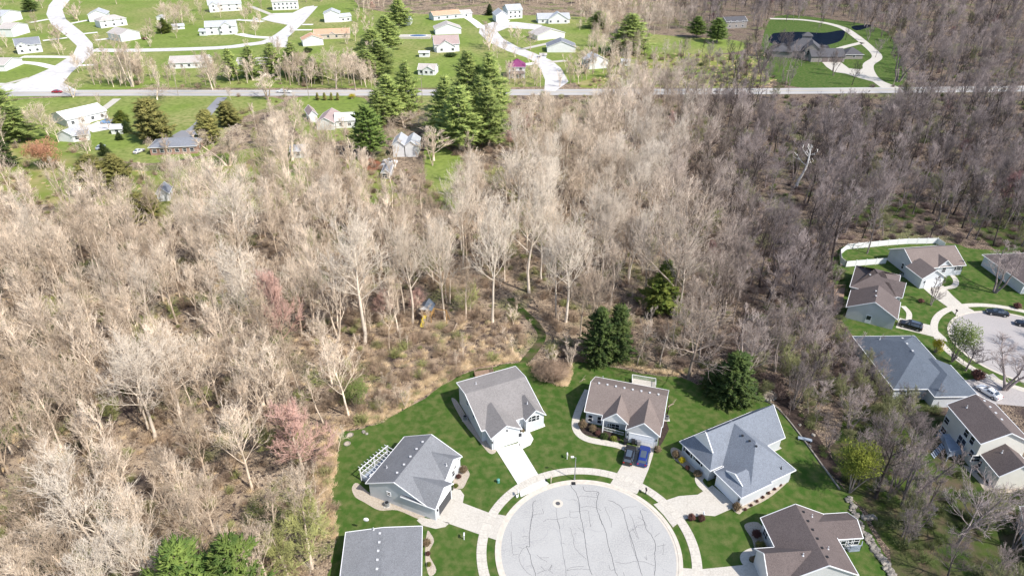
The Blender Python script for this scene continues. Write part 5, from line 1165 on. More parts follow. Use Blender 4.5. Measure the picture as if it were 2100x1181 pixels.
# utility marks
def green_box(px, py, label, s=.35, h=.6, mt=None, nm='utility_pedestal', cat='utility pedestal'):
    x, y, _ = at(px, py); o = empty(nm, (x, y, 0)); tag(o, label, cat); m = MB(); m.tube((0, 0, 0), (0, 0, h), s * .5, s * .42, 8); m.build('body', mt or M_metal, o); m = MB(); m.tube((0, 0, h), (0, 0, h + .12), s * .6, s * .3, 8); m.build('cap', mt or M_metal, o)
M_teal = plain('teal_utility_plastic', (.10, .28, .24, 1), .5)
green_box(1022, 989, 'small teal utility post on the lawn left of the white driveway', .5, .7, M_teal); green_box(1060, 1019, 'small white utility cap on the verge strip', .35, .35, M_vinyl)
# mailboxes
def mailbox(px, py, label, col=None, rz=0):
    x, y, _ = at(px, py); o = empty('mailbox', (x, y, 0), rz); tag(o, label, 'mailbox')
    m = MB(); m.box(-.06, -.06, 0, .06, .06, 1.1); m.build('post', col or M_vinyl, o); m = MB(); m.box(-.12, -.3, 1.05, .12, .3, 1.22); m.tube((0, -.3, 1.22), (0, .3, 1.22), .12, .12, 10); m.build('box', col or M_vinyl, o); m = MB(); m.box(.12, -.05, 1.1, .15, .0, 1.4); m.build('flag', M_red, o)
mailbox(1324, 1013, 'black mailbox on the grass strip below the blue car driveway', M_black); mailbox(1130, 990, 'pale stone-coloured mailbox left of the street lamp', plain('beige_post', (.5, .44, .33, 1))); mailbox(1442, 1063, 'white mailbox between two red-brown shrubs', M_vinyl); mailbox(952, 1106, 'white post box on the lawn by the bottom-left house', M_vinyl); mailbox(1959, 645, 'black mailbox at the second cul-de-sac driveway', M_black); mailbox(1063, 1018, 'cream mailbox on the left verge strip', M_vinyl)
mailbox(1163, 941, 'white lawn sign post left of the street lamp', M_vinyl); mailbox(1094, 118, 'white mailbox by the street north of the magenta roof', M_vinyl)
# hydrant, bins and meters
def bin_(px, py, label, mat, rz=0):
    x, y, _ = at(px, py); o = empty('wheelie_bin', (x, y, .06), rz); tag(o, label, 'wheelie bin', ); m = MB()
    p0, p1 = [(-.26, -.3), (.26, -.3), (.26, .3), (-.26, .3)], [(-.32, -.38), (.32, -.38), (.32, .38), (-.32, .38)]
    for i in range(4):
        j = (i + 1) % 4; m.poly([(*p0[i], .08), (*p0[j], .08), (*p1[j], 1.0), (*p1[i], 1.0)])
    m.poly([(*p, .08) for p in p0[::-1]]); m.build('bin_body', mat, o); m = MB(); m.box(-.34, -.42, 1.0, .34, .42, 1.07); m.build('lid', mat, o)
    for s in (-1, 1): m = MB(); m.tube((s * .22, .34, .12), (s * .3, .34, .12), .12, .12, 10); m.build('wheel', M_tyre, o)
bin_(1282, 911, 'black wheelie bin at the porch corner, left of three', M_black); bin_(1298, 910, 'black wheelie bin in the middle of three by the garage', M_black); bin_(1309, 912, 'grey wheelie bin, right of the three by the garage', plain('grey_bin', (.22, .22, .23, 1)))
def ac(px, py, label, d=.9):
    x, y, _ = at(px, py); o = empty('air_conditioner', (x, y, .04)); tag(o, label, 'air conditioner')
    m = MB(); m.box(-d * .6, -d * .6, -.03, d * .6, d * .6, .06); m.build('pad', M_conc, o); m = MB(); m.tube((0, 0, .06), (0, 0, .8), d * .45, d * .45, 16); m.build('casing', M_metal, o); m = MB(); m.tube((0, 0, .8), (0, 0, .83), d * .34, d * .34, 16); m.build('fan_grille', M_black, o)
ac(794, 1037, 'round grey air conditioner on stones by the pergola house side'); ac(954, 860, 'grey air conditioner beside the tall pale house wall'); ac(1367, 860, 'pale air conditioner on the mulch right of the brown-roofed house'); ac(1998, 964, 'dark air conditioner on stones below the cream house'); ac(1847, 566, 'air conditioner between the two brown-roofed houses')
# shrubs by the houses
def shrub(px, py, wpx, hpx, mt, label, leaves=3, seed=0, name='shrub', cat='shrub', group=None):
    p = G(px, py); r0 = wpx / 2 / (P(p.x + 1, p.y, .4)[0] - P(p.x, p.y, .4)[0]); h_ = height_at(px, py, py - hpx) * .8
    K = bush(300 + seed + int(px), 260, r=1, hgt=1, w0=.03, leaves=leaves, ls=.10)
    o = bpy.data.objects.new(name, K.mesh(name, mt)); C.objects.link(o); o.location = (p.x, p.y, .03); o.scale = (r0, r0, max(h_, .35)); tag(o, label, cat, group)
SH = [(951, 968, 20, 14, M_tanb, 'round tan shrub at the right corner of the pergola house'), (941, 980, 13, 8, M_redb, 'small dark red shrub in the bed below the round tan one'), (935, 999, 12, 8, M_green3, 'green shrub in the bed of the pergola house'),
 (876, 1118, 20, 14, M_tanb, 'round tan shrub at the roof corner of the bottom-left house'), (878, 1138, 12, 8, M_redb, 'red shrub below the round tan one at the bottom left'), (880, 1160, 12, 8, M_green3, 'green shrub lowest in the bottom-left bed'),
 (1194, 878, 20, 20, M_tanb, 'tan shrub at the left front corner of the brown-roofed house'), (1215, 884, 18, 14, M_tanb, 'brown shrub under the left windows'), (1239, 898, 20, 10, M_green2, 'flat grey-green shrub in the mulch bed'), (1258, 903, 16, 10, M_green3, 'round green shrub before the porch'), (1226, 892, 14, 10, M_redb, 'dark red shrub in the mulch bed under the windows'),
 (1348, 926, 18, 12, M_tanb, 'tan shrub at the right garage corner above the blue car'), (1385, 938, 18, 16, M_tanb, 'tan shrub at the left corner of the hipped grey house'), (1398, 948, 16, 12, M_yellow, 'yellow-green flowering shrub in the stone bed'), (1409, 962, 12, 8, M_redb, 'small red shrub in the stone bed right of the yellow one'), (1430, 976, 20, 12, M_tanb, 'brown shrub at the end of the stone bed'), (1455, 993, 11, 8, M_green3, 'small green shrub beside the front walk corner'),
 (1510, 1045, 22, 15, M_tanb, 'round brown shrub at the garage corner of the hipped grey house'), (1417, 1066, 18, 14, M_redb, 'red-brown shrub left of the white mailbox'), (1437, 1068, 18, 14, M_redb, 'red-brown shrub right of the white mailbox'), (1550, 1100, 22, 14, M_redb, 'dark red shrub in the bed of the bottom brown house'), (1558, 1124, 24, 14, M_green4, 'olive shrub in the bed of the bottom brown house'), (1542, 1150, 14, 10, M_tanb, 'brown shrub by the curved front walk'),
 (1100, 832, 8, 5, M_redb, 'small shrub by the white door of the tall pale house'), (1071, 885, 9, 6, M_tanb, 'small round shrub beside the white garage corner'), (2003, 777, 30, 20, M_redb, 'brown-red shrub by the lower driveway of the second cul-de-sac'), (1888, 620, 14, 8, M_redb, 'small dark shrub under the lawn tree'), (2085, 632, 18, 12, M_redb, 'red shrub at the right edge verge'),
 (632, 108, 20, 12, M_green2, 'dark green shrub before the salmon gable house'), (924, 116, 30, 8, M_green2, 'long dark shrub below the mauve-roofed house'), (44, 105, 22, 16, M_redb, 'dark red shrub at the slate-blue house corner'), (298, 82, 14, 6, M_redb, 'red shrub beside the low round bare tree')]
for i, (a, b, c_, d_, mt, lab) in enumerate(SH): shrub(a, b, c_, d_, mt, lab, 3, i)
for i in range(7): 
    t = i / 6; shrub(1528 + 72 * t, 1046 - 50 * t, 8, 5, M_redb, 'dwarf dark shrub in the stone bed along the garage side wall', 3, 40 + i, group='dwarf shrubs by the garage side wall')
p = G(1132, 776); K = bush(777, 1500, r=4.6, hgt=3.0, w0=.03, leaves=0); o = bpy.data.objects.new('thicket', K.mesh('thicket', M_brushtan)); C.objects.link(o); o.location = p; o.scale = (1, .85, 1.2); tag(o, 'dense rounded tan thicket beside the grass trail end', 'thicket')
# pergola with deck behind the first house
a, b = G(738, 960, 2.9), G(793, 914, 2.9); a.z = b.z = 0; root = empty('pergola', (0, 0, 0)); tag(root, 'white pergola over a deck behind the pale blue house', 'pergola')
ex = (b - a).normalized(); ey = Vector((ex.y, -ex.x, 0)); Lp = (b - a).length; Wp = 2.5
Q = lambda u, v, z: a + ex * u + ey * v + Vector((0, 0, z))
m = MB()
for u in (0, Lp / 2, Lp):
    for v in (0, Wp): m = MB(); q = Q(u, v, 0); m.box(q.x - .09, q.y - .09, 0, q.x + .09, q.y + .09, 2.7); m.build('post', M_white, root)
for v in (0, Wp): m = MB(); m.bar(Q(-.3, v, 2.75), Q(Lp + .3, v, 2.75), .08, .2); m.build('beam', M_white, root)
for i in range(10): m = MB(); u = Lp * (i + .1) / 9.2; m.bar(Q(u, -.5, 2.93), Q(u, Wp + .2, 2.93), .06, .16); m.build('rafter', M_white, root)
m = MB(); q = [Q(0, 0, 0), Q(Lp, 0, 0), Q(Lp, Wp, 0), Q(0, Wp, 0)]; m.prism(ccw([(t.x, t.y) for t in q]), .2, .75); m.build('deck', M_deckg, root)
m = MB()
for i in range(34):
    q = Q(Lp * i / 33, 0, 0); m.box(q.x - .02, q.y - .02, .8, q.x + .02, q.y + .02, 1.65)
for i in range(14): q = Q(0, Wp * i / 13, 0); m.box(q.x - .02, q.y - .02, .8, q.x + .02, q.y + .02, 1.65)
m.bar(Q(0, 0, 1.68), Q(Lp, 0, 1.68), .1, .08); m.bar(Q(0, 0, 1.68), Q(0, Wp, 1.68), .1, .08); m.build('railing', M_white, root)
# cream house deck and stairs
T = lambda x, y: G(1700 + x / 2.945, 780 + y / 2.945, 1.2)
root = empty('deck', (0, 0, 0)); tag(root, 'blue-grey painted deck with stairs behind the tall cream house', 'deck')
q = [T(655, 322), T(735, 322), T(842, 432), T(720, 455), T(690, 372)]
m = MB(); m.prism(ccw([(t.x, t.y) for t in q]), .95, 1.2); m.build('floor', M_deckg, root)
def rail(pts, z0, h_, root, mt, name='railing'):
    m = MB()
    for a_, b_ in zip(pts[:-1], pts[1:]):
        m.bar((a_.x, a_.y, z0 + h_), (b_.x, b_.y, z0 + h_), .1, .07, 0); n_ = max(2, int((b_ - a_).length / .22))
        for i in range(n_ + 1): c_ = a_.lerp(b_, i / n_); m.box(c_.x - .025, c_.y - .025, z0, c_.x + .025, c_.y + .025, z0 + h_)
    m.build(name, mt, root)
rail([T(655, 322), T(690, 372), T(720, 455), T(842, 432)], 1.2, 1.0, root, M_deckg)
for t in (T(655, 322), T(690, 372), T(720, 455), T(842, 432), T(780, 443)): m = MB(); m.box(t.x - .08, t.y - .08, 0, t.x + .08, t.y + .08, 1.0); m.build('post', M_deckg, root)
m = MB(); s0, s1 = T(680, 375), T(625, 415); wd_ = (T(700, 400) - T(680, 372)); 
for i in range(7):
    c0 = s0.lerp(s1, i / 7); c1 = s0.lerp(s1, (i + .8) / 7); z_ = 1.1 - i * .16; m.prism(ccw([(c0.x, c0.y), (c1.x, c1.y), (c1.x + wd_.x, c1.y + wd_.y), (c0.x + wd_.x, c0.y + wd_.y)]), z_ - .14, z_)
m.build('stairs', M_deckg, root)
# white railing deck behind the brown-roofed house, dark deck behind the tall one, sunroom deck
def deck(name, label, pxs, z, mt, rmt, cat='deck', rh=.9):
    root = empty(name, (0, 0, 0)); tag(root, label, cat); q = [G(x_, y_, z) for x_, y_ in pxs]
    m = MB(); m.prism(ccw([(t.x, t.y) for t in q]), .1, z); m.build('floor', mt, root); rail(q, z, rh, root, rmt); return root
deck('deck', 'small back deck with a white railing behind the brown-roofed house', [(1296, 788), (1296, 775), (1344, 783), (1344, 796)], .7, M_conc, M_vinyl)
deck('deck', 'dark brown back deck behind the tall pale house', [(975, 774), (972, 762), (1008, 756), (1012, 768)], .5, M_wood, M_wood)
deck('deck', 'small blue-grey sunroom deck with chairs', [(1733, 1118), (1742, 1128), (1764, 1126), (1766, 1117)], .5, M_deckg, M_deckg)
deck('deck', 'brown wooden deck on the left side of the brown-roofed pair house', [(1733, 590), (1710, 592), (1709, 625), (1728, 628)], .5, M_wood, M_wood)
# vinyl fence
root = empty('vinyl_fence', (0, 0, 0)); tag(root, 'white vinyl privacy fence round the back yard', 'fence')
for seg in ([(1733, 548), (1816, 541)], [(1733, 548), (1723, 540), (1722, 524), (1736, 512)], [(1736, 512), (1780, 508), (1820, 504), (1860, 501), (1920, 500)], [(1920, 500), (1935, 510)]):
    q = [G(x_, y_) for x_, y_ in seg]
    for a_, b_ in zip(q[:-1], q[1:]):
        n_ = max(1, int((b_ - a_).length / 2.4))
        for i in range(n_): 
            c0, c1 = a_.lerp(b_, i / n_), a_.lerp(b_, (i + 1) / n_); m = MB(); m.bar((c0.x, c0.y, .95), (c1.x, c1.y, .95), .05, 1.65); m.build('panel', M_vinyl, root)
            m = MB(); m.box(c0.x - .08, c0.y - .08, 0, c0.x + .08, c0.y + .08, 1.95); m.build('post', M_vinyl, root)
# playset in the wood
x, y, _ = at(878, 655); root = empty('playset', (x, y, 0), R(-12)); root.scale = (1.25, 1.25, 1.25); tag(root, 'wooden playset with a dark roof and a yellow slide in the wood', 'playset')
for u in (-.9, .9):
    for v in (-.9, .9): m = MB(); m.box(u - .07, v - .07, 0, u + .07, v + .07, 2.9); m.build('post', M_playwood, root)
m = MB(); m.box(-1, -1, 1.35, 1, 1, 1.5); m.box(-1, -1.0, 1.5, 1, -.95, 2.2); m.box(-1, -1, 1.5, -.95, 1, 2.2); m.box(.95, -1, 1.5, 1, 1, 2.2); m.build('platform', M_playwood, root)
m = MB(); m.poly([(-1.25, -1.3, 2.8), (0, -1.3, 3.9), (0, 1.3, 3.9), (-1.25, 1.3, 2.8)]); m.poly([(0, -1.3, 3.9), (1.25, -1.3, 2.8), (1.25, 1.3, 2.8), (0, 1.3, 3.9)]); m.build('roof', RF['deep'], root)
m = MB(); m.poly([(-1.15, -1.2, 2.82), (1.15, -1.2, 2.82), (0, -1.2, 3.8)]); m.build('gable_panel', M_white, root)
m = MB(); m.bar((-.2, -1.0, 1.45), (-.2, -3.0, .2), .6, .06); m.bar((-.5, -1.0, 1.55), (-.5, -3.0, .3), .06, .2); m.bar((.1, -1.0, 1.55), (.1, -3.0, .3), .06, .2); m.build('slide', M_yplas, root)
m = MB(); m.bar((1, 0, 2.5), (3.6, 0, 2.5), .1, .12); m.bar((3.6, 0, 2.5), (3.9, -.9, 0), .1, .1); m.bar((3.6, 0, 2.5), (3.9, .9, 0), .1, .1); m.build('swing_beam', M_playwood, root)
# edging wall, boulders and fire pit at the right
pts = spline([G(x_, y_).to_2d() for x_, y_ in ((1548, 812), (1562, 818), (1592, 836), (1620, 866), (1652, 908), (1690, 960), (1722, 1004))], 10, False)
m = MB()
for a_, b_ in zip(pts[:-1], pts[1:]): m.bar((*a_, .12), (*b_, .12), .22, .26)
tag(m.build('stone_edging', M_rock), 'low pale stone edging between lawn and dark mulch', 'edging')
rk = random.Random(4); m = MB(); bpts = spline([G(x_, y_).to_2d() for x_, y_ in ((1738, 1022), (1752, 1052), (1764, 1082), (1784, 1112), (1804, 1140), (1820, 1165), (1832, 1190), (1840, 1230))], 9, False)
for i, p_ in enumerate(bpts):
    for k in range(2): m.blob((p_.x + rk.uniform(-.5, .5), p_.y + rk.uniform(-.4, .4), .15), rk.uniform(.25, .5), i * 3 + k, 1, .25, .7)
o = m.build('boulder_border', M_rock); tag(o, 'winding border of pale boulders beside the bottom brown house', 'rock border', kind='stuff')
m = MB()
for i in range(8): m.blob((*G(1768 + i * 3.6, 1062 + (i % 2) * 3).to_2d(), .3), .42, 50 + i, 1, .3, 1.1)
tag(m.build('rock_pile', M_rock), 'heap of upright pale rocks beside the sunroom corner', 'rock pile', kind='stuff')
for i, (x_, y_, r_, lab) in enumerate(((1580, 815, .45, 'boulder left of the fire pit'), (1668, 893, .4, 'pale boulder on the mulch slope'), (1660, 915, .35, 'second pale boulder on the mulch slope'), (1640, 872, .3, 'small stone at the mulch top'), (746, 886, .4, 'grey boulder at the top left lawn edge'), (752, 890, .3, 'small boulder beside the grey one at the lawn edge'))):
    m = MB(); m.blob((*G(x_, y_).to_2d(), .12), r_, 70 + i, 2, .2, .7); tag(m.build('boulder', M_rock), lab, 'boulder')
def stone_ring(px, py, r_, label, n=16):
    c_ = G(px, py); m = MB()
    for i in range(n): a_ = i * 6.283 / n; m.blob((c_.x + math.cos(a_) * r_, c_.y + math.sin(a_) * r_, .1), r_ * .2, i, 1, .2, .8)
    o = m.build('stone_ring', M_rock); o.name = 'fire_pit'; tag(o, label, 'fire pit'); m = MB(); m.tube((c_.x, c_.y, .03), (c_.x, c_.y, .06), r_ * .95, r_ * .95, 18); m.build('bed', M_stone, o)
stone_ring(1575, 811, 1.5, 'stone ring filled with pale gravel on the mulch at the upper right'); stone_ring(718, 892, .55, 'upper small stone ring on the lawn edge at the left'); stone_ring(712, 910, .55, 'lower small stone ring on the lawn edge at the left')
x, y, _ = at(1650, 903); m = MB(); m.box(-1.2, -.35, .35, 1.2, .35, .45); 
for u in (-1, 1): m.box(u - .06, -.3, 0, u + .06, .3, .35)
o = m.build('garden_bench', M_deckg); o.location = (x, y, 0); o.rotation_euler.z = R(-20); tag(o, 'grey bench on the mulch beside the stone edging', 'bench')
# satellite dish on the bottom-left roof, round white dish at the top of the pool yard
def dish(x, y, z, r_, label, rz=0):
    o = empty('satellite_dish', (x, y, z), rz); tag(o, label, 'satellite dish'); m = MB(); n = 18
    for k in range(3):
        ra, rb = r_ * k / 3, r_ * (k + 1) / 3
        for i in range(n):
            a0, a1 = 6.283 * i / n, 6.283 * (i + 1) / n; f = lambda rr_, aa, t_=0: (rr_ * math.cos(aa), -rr_ * rr_ / r_ * -.25 - t_, r_ + rr_ * math.sin(aa))
            m.poly([f(ra, a0), f(rb, a0), f(rb, a1), f(ra, a1)]); m.poly([f(ra, a1, -.03), f(rb, a1, -.03), f(rb, a0, -.03), f(ra, a0, -.03)])
    m.build('reflector', M_vinyl, o); m = MB(); m.tube((0, .1, 0), (0, .15, r_), .04, .04, 6); m.build('mast', M_metal, o)
dish(*(G(751, 1070, 3.1).to_2d()), 3.1, .42, 'white satellite dish on the bottom-left grey roof'); dish(*(G(836, 54).to_2d()), 0, 3.6, 'large round white structure beside the pool yard, among pines')
# above-ground pool
c_ = G(858, 78); root = empty('swimming_pool', (c_.x, c_.y, 0)); tag(root, 'raised swimming pool with blue cover and pale deck', 'swimming pool')
m = MB(); m.box(-12, -4, 0, 8, 4, 1.3); m.build('deck', M_conc, root); m = MB(); m.prism([(5.2 * math.cos(i * .2617), 2.8 * math.sin(i * .2617)) for i in range(24)], 1.3, 1.42); m.build('pool_cover', plain('blue_pool_cover', (.05, .10, .22, 1), .4), root); m = MB(); m.prism([(5.9 * math.cos(i * .2617), 3.4 * math.sin(i * .2617)) for i in range(24)], 1.3, 1.37); m.build('rim', M_white, root)
# utility poles
M_pole = plain('weathered_pole_wood', (.34, .29, .24, 1), .9)
def pole(px, py, top, label):
    x, y, _ = at(px, py); h_ = height_at(px, py, top); o = empty('utility_pole', (x, y, 0)); tag(o, label, 'utility pole'); m = MB(); m.tube((0, 0, 0), (0, 0, h_), .16, .10, 8); m.build('pole', M_pole, o); m = MB(); m.box(-1.2, -.07, h_ - .7, 1.2, .07, h_ - .55); m.build('crossarm', M_pole, o)
pole(1611, 178, 143, 'tan utility pole on the estate lawn by the road'); pole(1832, 176, 141, 'utility pole right of the estate drive mouth'); pole(634, 203, 150, 'utility pole by the arborvitae row'); pole(366, 196, 150, 'utility pole on the left part of the country road'); pole(328, 178, 146, 'pale utility pole in the roadside grove'); pole(866, 200, 156, 'utility pole before the small white house'); pole(875, 238, 224, 'short dark post on the lawn beside the pine clump')
# fallen trunks
def log(a, b, r_, label):
    p0, p1 = G(*a), G(*b); m = MB(); q = p0.lerp(p1, .5) + Vector((.1, .15, .1)); m.tube((p0.x, p0.y, r_), (q.x, q.y, r_ + .25), r_, r_ * .8, 8); m.tube((q.x, q.y, r_ + .25), (p1.x, p1.y, r_ + .1), r_ * .8, r_ * .35, 8)
    for k in (.55, .75): s_ = p0.lerp(p1, k); m.tube((s_.x, s_.y, r_), (s_.x + .8, s_.y + .7, r_ + 1.0), r_ * .35, .02, 5)
    tag(m.build('fallen_log', M_log), label, 'fallen log')
log((928, 682), (945, 650), .16, 'pale forked fallen limb right of the playset'); log((950, 673), (975, 674), .14, 'short fallen limb lying right of the forked one'); log((362, 910), (400, 938), .28, 'thick pale fallen trunk in the left wood'); log((380, 968), (405, 962), .2, 'short fallen log in the left wood clearing'); log((1508, 520), (1545, 552), .2, 'fallen trunk in the dark right wood'); log((1372, 525), (1390, 560), .15, 'leaning dead trunk left of centre in the right wood'); log((1200, 778), (1188, 785), .06, 'thin stick on the lawn beside the thicket'); log((1370, 835), (1382, 830), .12, 'pale log by the right wall of the brown-roofed house')
# grey garden shed trailer by the trucks
a, b = G(783, 368), G(800, 368)
h = House('shed', 'long grey arched shed with an open front below the white trucks', a, b - a, RF['slate'], WL['grey'], 'shed'); h.wing(-.2, (b - a).length + .2, 0, 8, 2.2, 3.6, 'y', oh=.2); h.done(); h.window(None, 2.2, 1.6, M=Matrix.Translation(Vector(h.W((b - a).length / 2, -.1 + .3, 1.2))) @ Matrix.Rotation(math.pi, 4, 'Z'))
# left garden bits: porch box on the lawn, children's slide
x, y, _ = at(722 + 16, 40); m = MB(); m.bar((x - 1.5, y, 1.6), (x + 1.5, y, 1.6), .12, .12); m.bar((x - 1.5, y - .8, 0), (x - 1.5, y, 1.6), .1, .1); m.bar((x + 1.5, y + .8, 0), (x + 1.5, y, 1.6), .1, .1); m.bar((x - 1.5, y + .8, 0), (x - 1.5, y, 1.6), .1, .1); m.bar((x + 1.5, y - .8, 0), (x + 1.5, y, 1.6), .1, .1)
tag(m.build('swing_frame', paint('red', None)), 'small red swing frame on the top lawn', 'swing frame')
HAND = [o for o in C.objects if o.parent is None and o.get('category') in ('tree', 'evergreen tree')]
TRAIL = [(1048, 600), (1070, 624), (1100, 650), (1122, 680), (1116, 708), (1085, 748), (1062, 744), (1092, 702), (1098, 682), (1078, 655), (1050, 630), (1030, 606)]
def blocked_small(px, py, r): return pip(px, py, TRAIL) or pip(px, py, [(1700, 830), (2200, 900), (2200, 1400), (1840, 1400), (1780, 1060), (1660, 890)]) and r.random() < .6 or py < 345 and px < 870 and r.random() < .65
# open places the wood leaves free, as photo areas
KEEP = [[(700, 885), (800, 855), (880, 805), (935, 770), (985, 748), (1065, 738), (1130, 790), (1175, 740), (1265, 752), (1400, 775), (1550, 808), (1640, 872), (1745, 1020), (1790, 1060), (1840, 1190), (1860, 1400), (640, 1400), (665, 1181), (690, 1080), (688, 920)],
 [(1722, 505), (1930, 492), (1990, 505), (2120, 520), (2200, 640), (2120, 1010), (2010, 1010), (1915, 930), (1940, 850), (1900, 820), (1830, 770), (1800, 700), (1725, 672)],
 [(60, 200), (560, 200), (500, 225), (430, 290), (400, 325), (300, 335), (200, 300), (110, 295), (80, 250)], [(610, 202), (745, 202), (735, 272), (640, 272)], [(862, 197), (900, 197), (896, 300), (940, 330), (930, 400), (880, 380), (800, 330), (800, 275), (860, 275)],
 [(-60, -8), (640, -8), (725, 12), (735, 90), (660, 112), (640, 150), (430, 143), (200, 135), (140, 200), (-60, 200)], [(720, 30), (880, 10), (1180, 14), (1215, 62), (1190, 110), (1260, 145), (1175, 180), (1040, 185), (900, 182), (840, 182), (720, 100)],
 [(1312, 74), (1515, 86), (1515, 112), (1312, 110)], [(1575, 36), (1740, 42), (1812, 80), (1832, 120), (1850, 178), (1650, 182), (1570, 150), (1585, 100)], [(590, 296), (632, 296), (632, 330), (590, 330)], [(735, 310), (865, 275), (865, 370), (770, 375)],
 [(1052, 625), (1075, 640), (1122, 690), (1085, 745), (1062, 745), (1090, 700)], [(858, 598), (900, 598), (900, 665), (858, 665)], [(318, 380), (352, 380), (352, 418), (318, 418)], [(1480, 25), (1540, 25), (1540, 64), (1480, 64)], [(-60, 182), (1170, 178), (1170, 196), (-60, 200)], [(70, 300), (145, 300), (140, 390), (80, 390)], [(1590, 205), (1660, 205), (1660, 215), (1590, 215)]]
TRW = [G(a_, b_).to_2d() for a_, b_ in spline_px([(1072, 746), (1092, 722), (1108, 700), (1110, 682), (1096, 662), (1078, 644), (1060, 628), (1040, 600)])]
def trail_d(a, b): return min(math.hypot(a - q.x, b - q.y) for q in TRW)
HARD = set(range(0, 2)) | {5, 6, 8, 11, 12}
def blocked(x, y, hgt, r):
    for i, q in enumerate((0, .25, .5, .75, .95)):
        px, py = P(x, y, hgt * q)
        for k, poly in enumerate(KEEP):
            if pip(px, py, poly):
                if q == 0 or k in HARD or r.random() < (.8 if q < .9 else .5): return True
    # stay clear of the crown's sides too, near the houses
    for dx in (-3.2, 3.2):
        px, py = P(x + dx, y, 1)
        for k in (0, 1):
            if pip(px, py, KEEP[k]): return True
    py0 = P(x, y, 0)[1]
    for (x0, y0, x1, y1, pr) in SHOW:
        if py0 > y1 and pr > 0:
            for q in (.3, .55, .8, 1.0):
                for dx in (-2.2, 0, 2.2):
                    px, py = P(x + dx, y, hgt * q)
                    if x0 < px < x1 and y0 < py < y1:
                        if r.random() < pr: return True
                        break
    return False
SHOW = [(x - wp * .5, t, x + wp * .5, y, .55 if y > 560 else .35) for k, x, y, t, wp, lab in EV if lab and y > 190] + [(x - wp * .35, t, x + wp * .35, y, .9 if k == 'snag' else .22) for k, x, y, t, wp, lab in SP if k[:3] in ('syc', 'rou', 'sna') and y > 380]
DENSE_OK = lambda px, py: True
fr = random.Random(99); pts = []
y = 38.0
while y < 640:
    s = 5.2 + max(0, y - 150) * .008; xw = (y * cs + H * sn) * .80 + 8; x = -xw
    while x < xw:
        a, b = x + fr.uniform(-.48, .48) * s, y + fr.uniform(-.48, .48) * s; x += s
        px, py = P(a, b, 0)
        if not (-140 < px < 2240 and py < 1420): continue
        east = a - .2 * b > 12
        # thinner stands: meadow at the upper left, trail side, rough grass at lower right, scrub by the lawn
        keep = 1.0 if math.sin(a * .21 + 1.3 * math.sin(b * .13)) + math.sin(b * .17 + a * .05) > -.75 else .30
        if py < 345 and px < 870 and py > 196: keep = .5
        if pip(px, py, [(-60, 262), (200, 262), (560, 330), (620, 420), (380, 440), (-60, 400)]): keep = .35
        if pip(px, py, [(720, 320), (1000, 330), (960, 450), (760, 420)]): keep = .45
        if pip(px, py, [(1700, 830), (2200, 900), (2200, 1400), (1840, 1400), (1780, 1060), (1660, 890)]): keep = 1.0
        if pip(px, py, [(690, 700), (870, 670), (1090, 690), (1070, 740), (940, 765), (800, 850), (690, 880)]): keep = .10
        if pip(px, py, [(1310, 60), (1580, 70), (1580, 180), (1180, 180), (1250, 110)]): keep = .35
        if 640 < px < 900 and 196 < py < 300: keep = .3
        if fr.random() > keep: continue
        u = fr.random()
        if east: key = fr.choice(['round0', 'round1', 'round2', 'dark1', 'multi0', 'multi1', 'tall1', 'dark1', 'thin1', 'dark0']); hgt = fr.uniform(11, 19)
        else: key = fr.choice(['tall0', 'tall1', 'tall2', 'tall3', 'thin0', 'thin1', 'thin2', 'multi0', 'tall1', 'tall3', 'tall0', 'tall2', 'thin1']); hgt = fr.uniform(14, 22)
        if 930 < px < 1420 and 200 < py < 660 and u < (.22 if py > 330 else .12): key = fr.choice(['syc0', 'syc1', 'syc2']); hgt = fr.uniform(19, 25)
        elif px < 700 and py > 380 and u < .08: key = fr.choice(['syc0', 'syc2']); hgt = fr.uniform(17, 23)
        if px > 1660 and py > 800: hgt *= fr.uniform(.4, .75); key = fr.choice(['round0', 'round1', 'round2', 'lawn0', 'lawn1', 'multi0', 'olive', 'round1', 'lawn0'])
        if py < 200: hgt = fr.uniform(10, 17)
        if 196 < py < 300 and px < 900: hgt *= .7
        if fr.random() < .05: key = 'olive'; hgt = fr.uniform(6, 11)
        elif fr.random() < .008: key = 'bud'; hgt = fr.uniform(6, 9)
        if blocked(a, b, hgt, fr) or 178 < py < 198 or trail_d(a, b) < 5.5 or (G(1132, 768).to_2d() - Vector((a, b))).length < 9: continue
        if min(math.hypot(a - o.location.x, b - o.location.y) for o in HAND) < 2.5: continue
        pts.append((a, b, hgt, key, px, py, east))
    y += s
